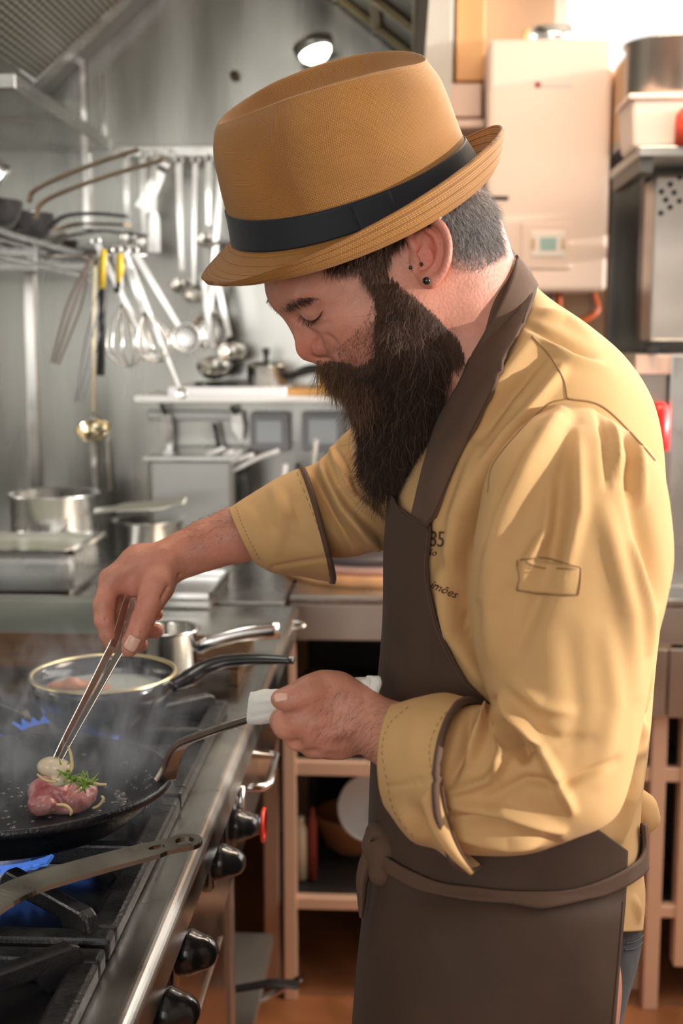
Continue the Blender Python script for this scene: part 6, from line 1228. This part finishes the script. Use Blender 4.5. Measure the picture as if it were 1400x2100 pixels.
st, SGr = drape('neck_strap', BROWN_L, apron, strapL, strapR, [BJ, BCl], 60, 11, .0045, .0025, noise=.0008)
Bst = bvh(SGr.reshape(-1, 3), grid_faces(60, 11, False))
seam(st, [(1092, 606), (1068, 680), (1036, 745), (1008, 800), (958, 905), (918, 990), (884, 1070)], [Bst], BROWN, .0005, 70, name='stitching', lift=.0017)
# strap continues over the nape to the far side
tieU = [(786, 1738), (815, 1765), (900, 1806), (980, 1820), (1060, 1830), (1150, 1826), (1220, 1806), (1290, 1770), (1308, 1740), (1306, 1690)]
tieD = [(786, 1768), (812, 1794), (880, 1832), (960, 1852), (1050, 1860), (1110, 1868), (1180, 1855), (1240, 1832), (1308, 1792), (1322, 1750), (1316, 1688)]
def wtie():
    return drape('waist_tie', BROWN_L, apron, tieU, tieD, [BA, BJ], 90, 7, .005, .003, noise=.0010)
wt, WG = wtie()
# knot and hanging end at the front
kk_, kq = surface([ell(C3(775, 1735, 1.03), (.014, .016, .016), k=.006), cone(C3(770, 1705, 1.03), C3(790, 1750, 1.02), .006, .010, k=.006), cone(C3(790, 1745, 1.02), C3(782, 1790, 1.02), .013, .011, k=.006), cone(C3(765, 1700, 1.035), C3(785, 1710, 1.03), .005, .006, k=.005), cone(C3(762, 1738, 1.02), C3(776, 1700, 1.018), .0025, .0015, k=.003, op='s'), cone(C3(772, 1748, 1.004), C3(792, 1722, 1.006), .003, .002, k=.003, op='s')], .0014, 1)
link_mesh('knot', W3(kk_), kq, BROWN_L, wt)
tl = spline([(765, 1722), (742, 1755), (732, 1800), (735, 1845), (739, 1882)], 26); tr_ = spline([(785, 1740), (766, 1775), (752, 1810), (747, 1850), (741, 1882)], 26)
g = np.array([[C3(*(tl[i] * (1 - t) + tr_[i] * t), 1.03 - .006 * math.sin(PI * t)) for t in np.linspace(0, 1, 7)] for i in range(26)]); build_grid('tie_end', g, BROWN_L, wt, closed=False, solid=.0022)
# ------------------------------------------------------------------ jeans and shoes
JG = loft_grid([sec((800, 1840), (1308, 1850), (1050, 1850, .985), 1.13), sec((800, 1900), (1314, 1915), (1050, 1910, .975), 1.13), sec((800, 1960), (1306, 1975), (1050, 1970, .97), 1.13), sec((800, 2020), (1290, 2030), (1050, 2025, .97), 1.13), sec((790, 2110), (1270, 2110), (1050, 2110, .975), 1.13), sec((830, 2260), (1240, 2260), (1040, 2260, 1.0), 1.13)], 60, 120)
JN = grid_normals(JG); JG = JG + JN * (smoothnoise(JG, 60, 51, 3) * .0016)[..., None]
jeans = build_grid('jeans', JG, DENIM, chef); tag(jeans, 'dark denim jeans'); BJe = bvh(JG.reshape(-1, 3), grid_faces(60, 120))
for pts in ([(1280, 1935), (1300, 1930), (1316, 1918)], [(1278, 1948), (1300, 1944), (1315, 1932)]): seam(jeans, pts, [BJe], mat('denim_thread', (.05, .055, .07), .7), .0006, 20, name='seam', lift=.001)
mb = MB()
for s in (1, -1): mb.tube(spline([hipc + np.array([0, s * .085, -.20]), (hipc[0], hipc[1] + s * .1, .5), (hipc[0] + .02, hipc[1] + s * .11, .10)], 14), np.linspace(.105, .07, 14), 24)
mb.build('trouser_legs', DENIM, jeans)
for s in (1, -1):
    vs, qs = surface([cone(I3((hipc[0] + .03, hipc[1] + s * .11, .075)), I3((hipc[0] - .15, hipc[1] + s * .135, .05)), .048, .042, k=.02), cone(I3((hipc[0] + .03, hipc[1] + s * .11, .06)), I3((hipc[0] + .02, hipc[1] + s * .11, .13)), .048, .05, k=.02)], .005, 1)
    w_ = W3(vs); w_[:, 2] = np.maximum(w_[:, 2], 0.0); link_mesh('shoe', w_, qs, BLACKM, chef)
# ------------------------------------------------------------------ the hat
def weave(name, c1, c2, sc=650):
    m = bpy.data.materials.new(name); m.use_nodes = True; nt = m.node_tree; N = nt.nodes; L = nt.links; b = N['Principled BSDF']
    b.inputs['Roughness'].default_value = .62; b.inputs['Sheen Weight'].default_value = .1
    uv = N.new('ShaderNodeUVMap'); sp = N.new('ShaderNodeSeparateXYZ'); L.new(uv.outputs[0], sp.inputs[0])
    nz = N.new('ShaderNodeTexNoise'); nz.inputs['Scale'].default_value = 45; nz.inputs['Detail'].default_value = 3; L.new(uv.outputs[0], nz.inputs[0])
    def mth(op, a, b_=None, v=None):
        n = N.new('ShaderNodeMath'); n.operation = op; L.new(a, n.inputs[0]) if not isinstance(a, (int, float)) else None
        if b_ is not None: L.new(b_, n.inputs[1])
        if v is not None: n.inputs[1].default_value = v
        return n.outputs[0]
    jit = mth('MULTIPLY', nz.outputs[0], v=.0040 * sc)
    x = mth('ADD', mth('MULTIPLY', sp.outputs[0], v=sc * PI), jit); y = mth('ADD', mth('MULTIPLY', sp.outputs[1], v=sc * PI), jit)
    sx = mth('ABSOLUTE', mth('SINE', x)); sy = mth('ABSOLUTE', mth('SINE', y)); mn = mth('MINIMUM', sx, sy)      # dark gaps along the thread grid
    al = mth('MULTIPLY', mth('SINE', mth('MULTIPLY', x, v=1.0)), mth('SINE', mth('MULTIPLY', y, v=1.0)))         # over and under
    cr = N.new('ShaderNodeMapRange'); cr.inputs[1].default_value = .05; cr.inputs[2].default_value = .55; L.new(mn, cr.inputs[0])
    m2 = mth('MULTIPLY', cr.outputs[0], mth('ADD', mth('MULTIPLY', al, v=.22), v=.80))
    n2 = N.new('ShaderNodeTexNoise'); n2.inputs['Scale'].default_value = 14; n2.inputs['Detail'].default_value = 6; L.new(uv.outputs[0], n2.inputs[0])
    fc = mth('MULTIPLY', m2, mth('ADD', mth('MULTIPLY', n2.outputs[0], v=1.1), v=.45))
    mx = N.new('ShaderNodeMix'); mx.data_type = 'RGBA'; L.new(fc, mx.inputs[0]); mx.inputs[6].default_value = (*c2, 1); mx.inputs[7].default_value = (*c1, 1); L.new(mx.outputs[2], b.inputs['Base Color'])
    bp_ = N.new('ShaderNodeBump'); bp_.inputs['Strength'].default_value = .5; bp_.inputs['Distance'].default_value = .0008; L.new(m2, bp_.inputs['Height']); L.new(bp_.outputs[0], b.inputs['Normal'])
    return m
STRAW = weave('ochre_straw', (.50, .215, .024), (.12, .036, .006), 820)
def hring(Fp, Bp, Wd, t1, t2, n=220, pw=2.15, egg=0.0):
    """ring of the hat: front and back points in px, half width Wd px, side tilt t1 and dip t2 px"""
    s_ = D0 / F_PX; c = (np.array(Fp) + np.array(Bp)) / 2.; ex = (np.array(Bp) - np.array(Fp)) / 2.; th = np.linspace(0, 2 * PI, n, endpoint=False)
    cs = np.sign(np.cos(th)) * np.abs(np.cos(th)) ** (2 / pw); sn = np.sign(np.sin(th)) * np.abs(np.sin(th)) ** (2 / pw)
    u = c[0] + ex[0] * cs; v = c[1] + ex[1] * cs + t1 * sn + t2 * sn * sn; w = Wd * sn * (1 + egg * cs)
    return np.stack([(u - 700) * s_, (v - 1050) * s_, D0 - w * s_], -1)
def hloft(keys, n):
    K = np.array([hring(*k) for k in keys]); sh = K.shape; return spline(K.reshape(len(K), -1), n).reshape(n, *sh[1:])
def hatuv(Gd):
    du = np.linalg.norm(np.diff(Gd, axis=0), axis=-1).mean(1); vv_ = np.r_[0, np.cumsum(du)]; nu = Gd.shape[1]
    L_ = np.linalg.norm(np.roll(Gd[len(Gd) // 2], -1, 0) - Gd[len(Gd) // 2], axis=-1).sum(); uu_ = np.abs(np.linspace(-1, 1, nu)) * L_ / 2
    return np.stack(np.meshgrid(uu_, vv_), -1).reshape(-1, 2)
CK = [((478, 494), (975, 322), 176, 84, 26), ((472, 455), (958, 300), 175, 84, 26), ((452, 385), (938, 252), 172, 82, 18), ((439, 318), (920, 200), 164, 80, 8), ((440, 272), (902, 158), 148, 76, -16), ((446, 252), (880, 128), 132, 72, -36)]
CK2 = [((446, 252), (880, 128), 132, 72, -36), ((455, 251), (872, 119), 122, 68, -30), ((478, 266), (862, 132), 100, 54, 2), ((515, 282), (846, 152), 62, 30, 16), ((570, 284), (820, 166), 28, 12, 10), ((600, 280), (790, 174), 3, 1, 2)]
crown = np.concatenate([hloft(CK, 70), hloft(CK2, 46)[1:]]); cN = grid_normals(crown); crown = crown + cN * (smoothnoise(crown, 40, 61, 3) * .0009)[..., None]
hat = build_grid('hat', crown, STRAW, chef, uv=hatuv(crown)); tag(hat, 'ochre woven straw trilby')
BK = [((484, 494), (968, 322), 172, 80, 24), ((470, 506), (978, 328), 178, 88, 27), ((446, 532), (1000, 338), 200, 101, 29), ((430, 550), (1016, 322), 216, 105, 29), ((421, 560), (1024, 290), 225, 101, 28), ((418, 566), (1028, 258), 230, 94, 26)]
brim = hloft(BK, 44); bN = grid_normals(brim); brimo = build_grid('brim', brim, STRAW, hat, caps=False, solid=.0032, uv=hatuv(brim))
Bb = bvh(brim.reshape(-1, 3), grid_faces(44, 220))
for q_ in (8, 13, 18, 23, 28, 33, 38, 42):
    mb = MB(); ring = brim[q_] + np.cross(np.roll(brim[q_], -1, 0) - np.roll(brim[q_], 1, 0), brim[min(q_ + 1, 43)] - brim[q_ - 1]) * 0
    for sgn in (1, -1):
        nn2 = np.cross(np.roll(brim[q_], -1, 0) - np.roll(brim[q_], 1, 0), brim[min(q_ + 1, 43)] - brim[q_ - 1]); nn2 /= np.linalg.norm(nn2, axis=-1)[:, None] + 1e-12
        mb.tube(W3(brim[q_] + sgn * nn2 * .0016), .00045, 5, closed=True)
    mb.build('brim_stitching', mat('straw_thread', (.30, .13, .03), .7), brimo)
BANDM = fabric('black_ribbon', (.016, .018, .024), .1, thread=.0005, rough=.55)
bk = [tuple(CK[0]), ((472, 455), (962, 302), 175, 86, 27), ((466, 428), (950, 284), 174, 84, 24)]
band = hloft(bk, 14); band = band + grid_normals(band) * .0016; bo = build_grid('hat_band', band, BANDM, hat, caps=False, solid=.0012)
BBd = bvh(band.reshape(-1, 3), grid_faces(14, 220))
drape('band_bow', BANDM, bo, [(718, 425), (728, 450), (742, 478)], [(798, 394), (806, 415), (812, 436)], [BBd], 12, 12, .0022, .0014)
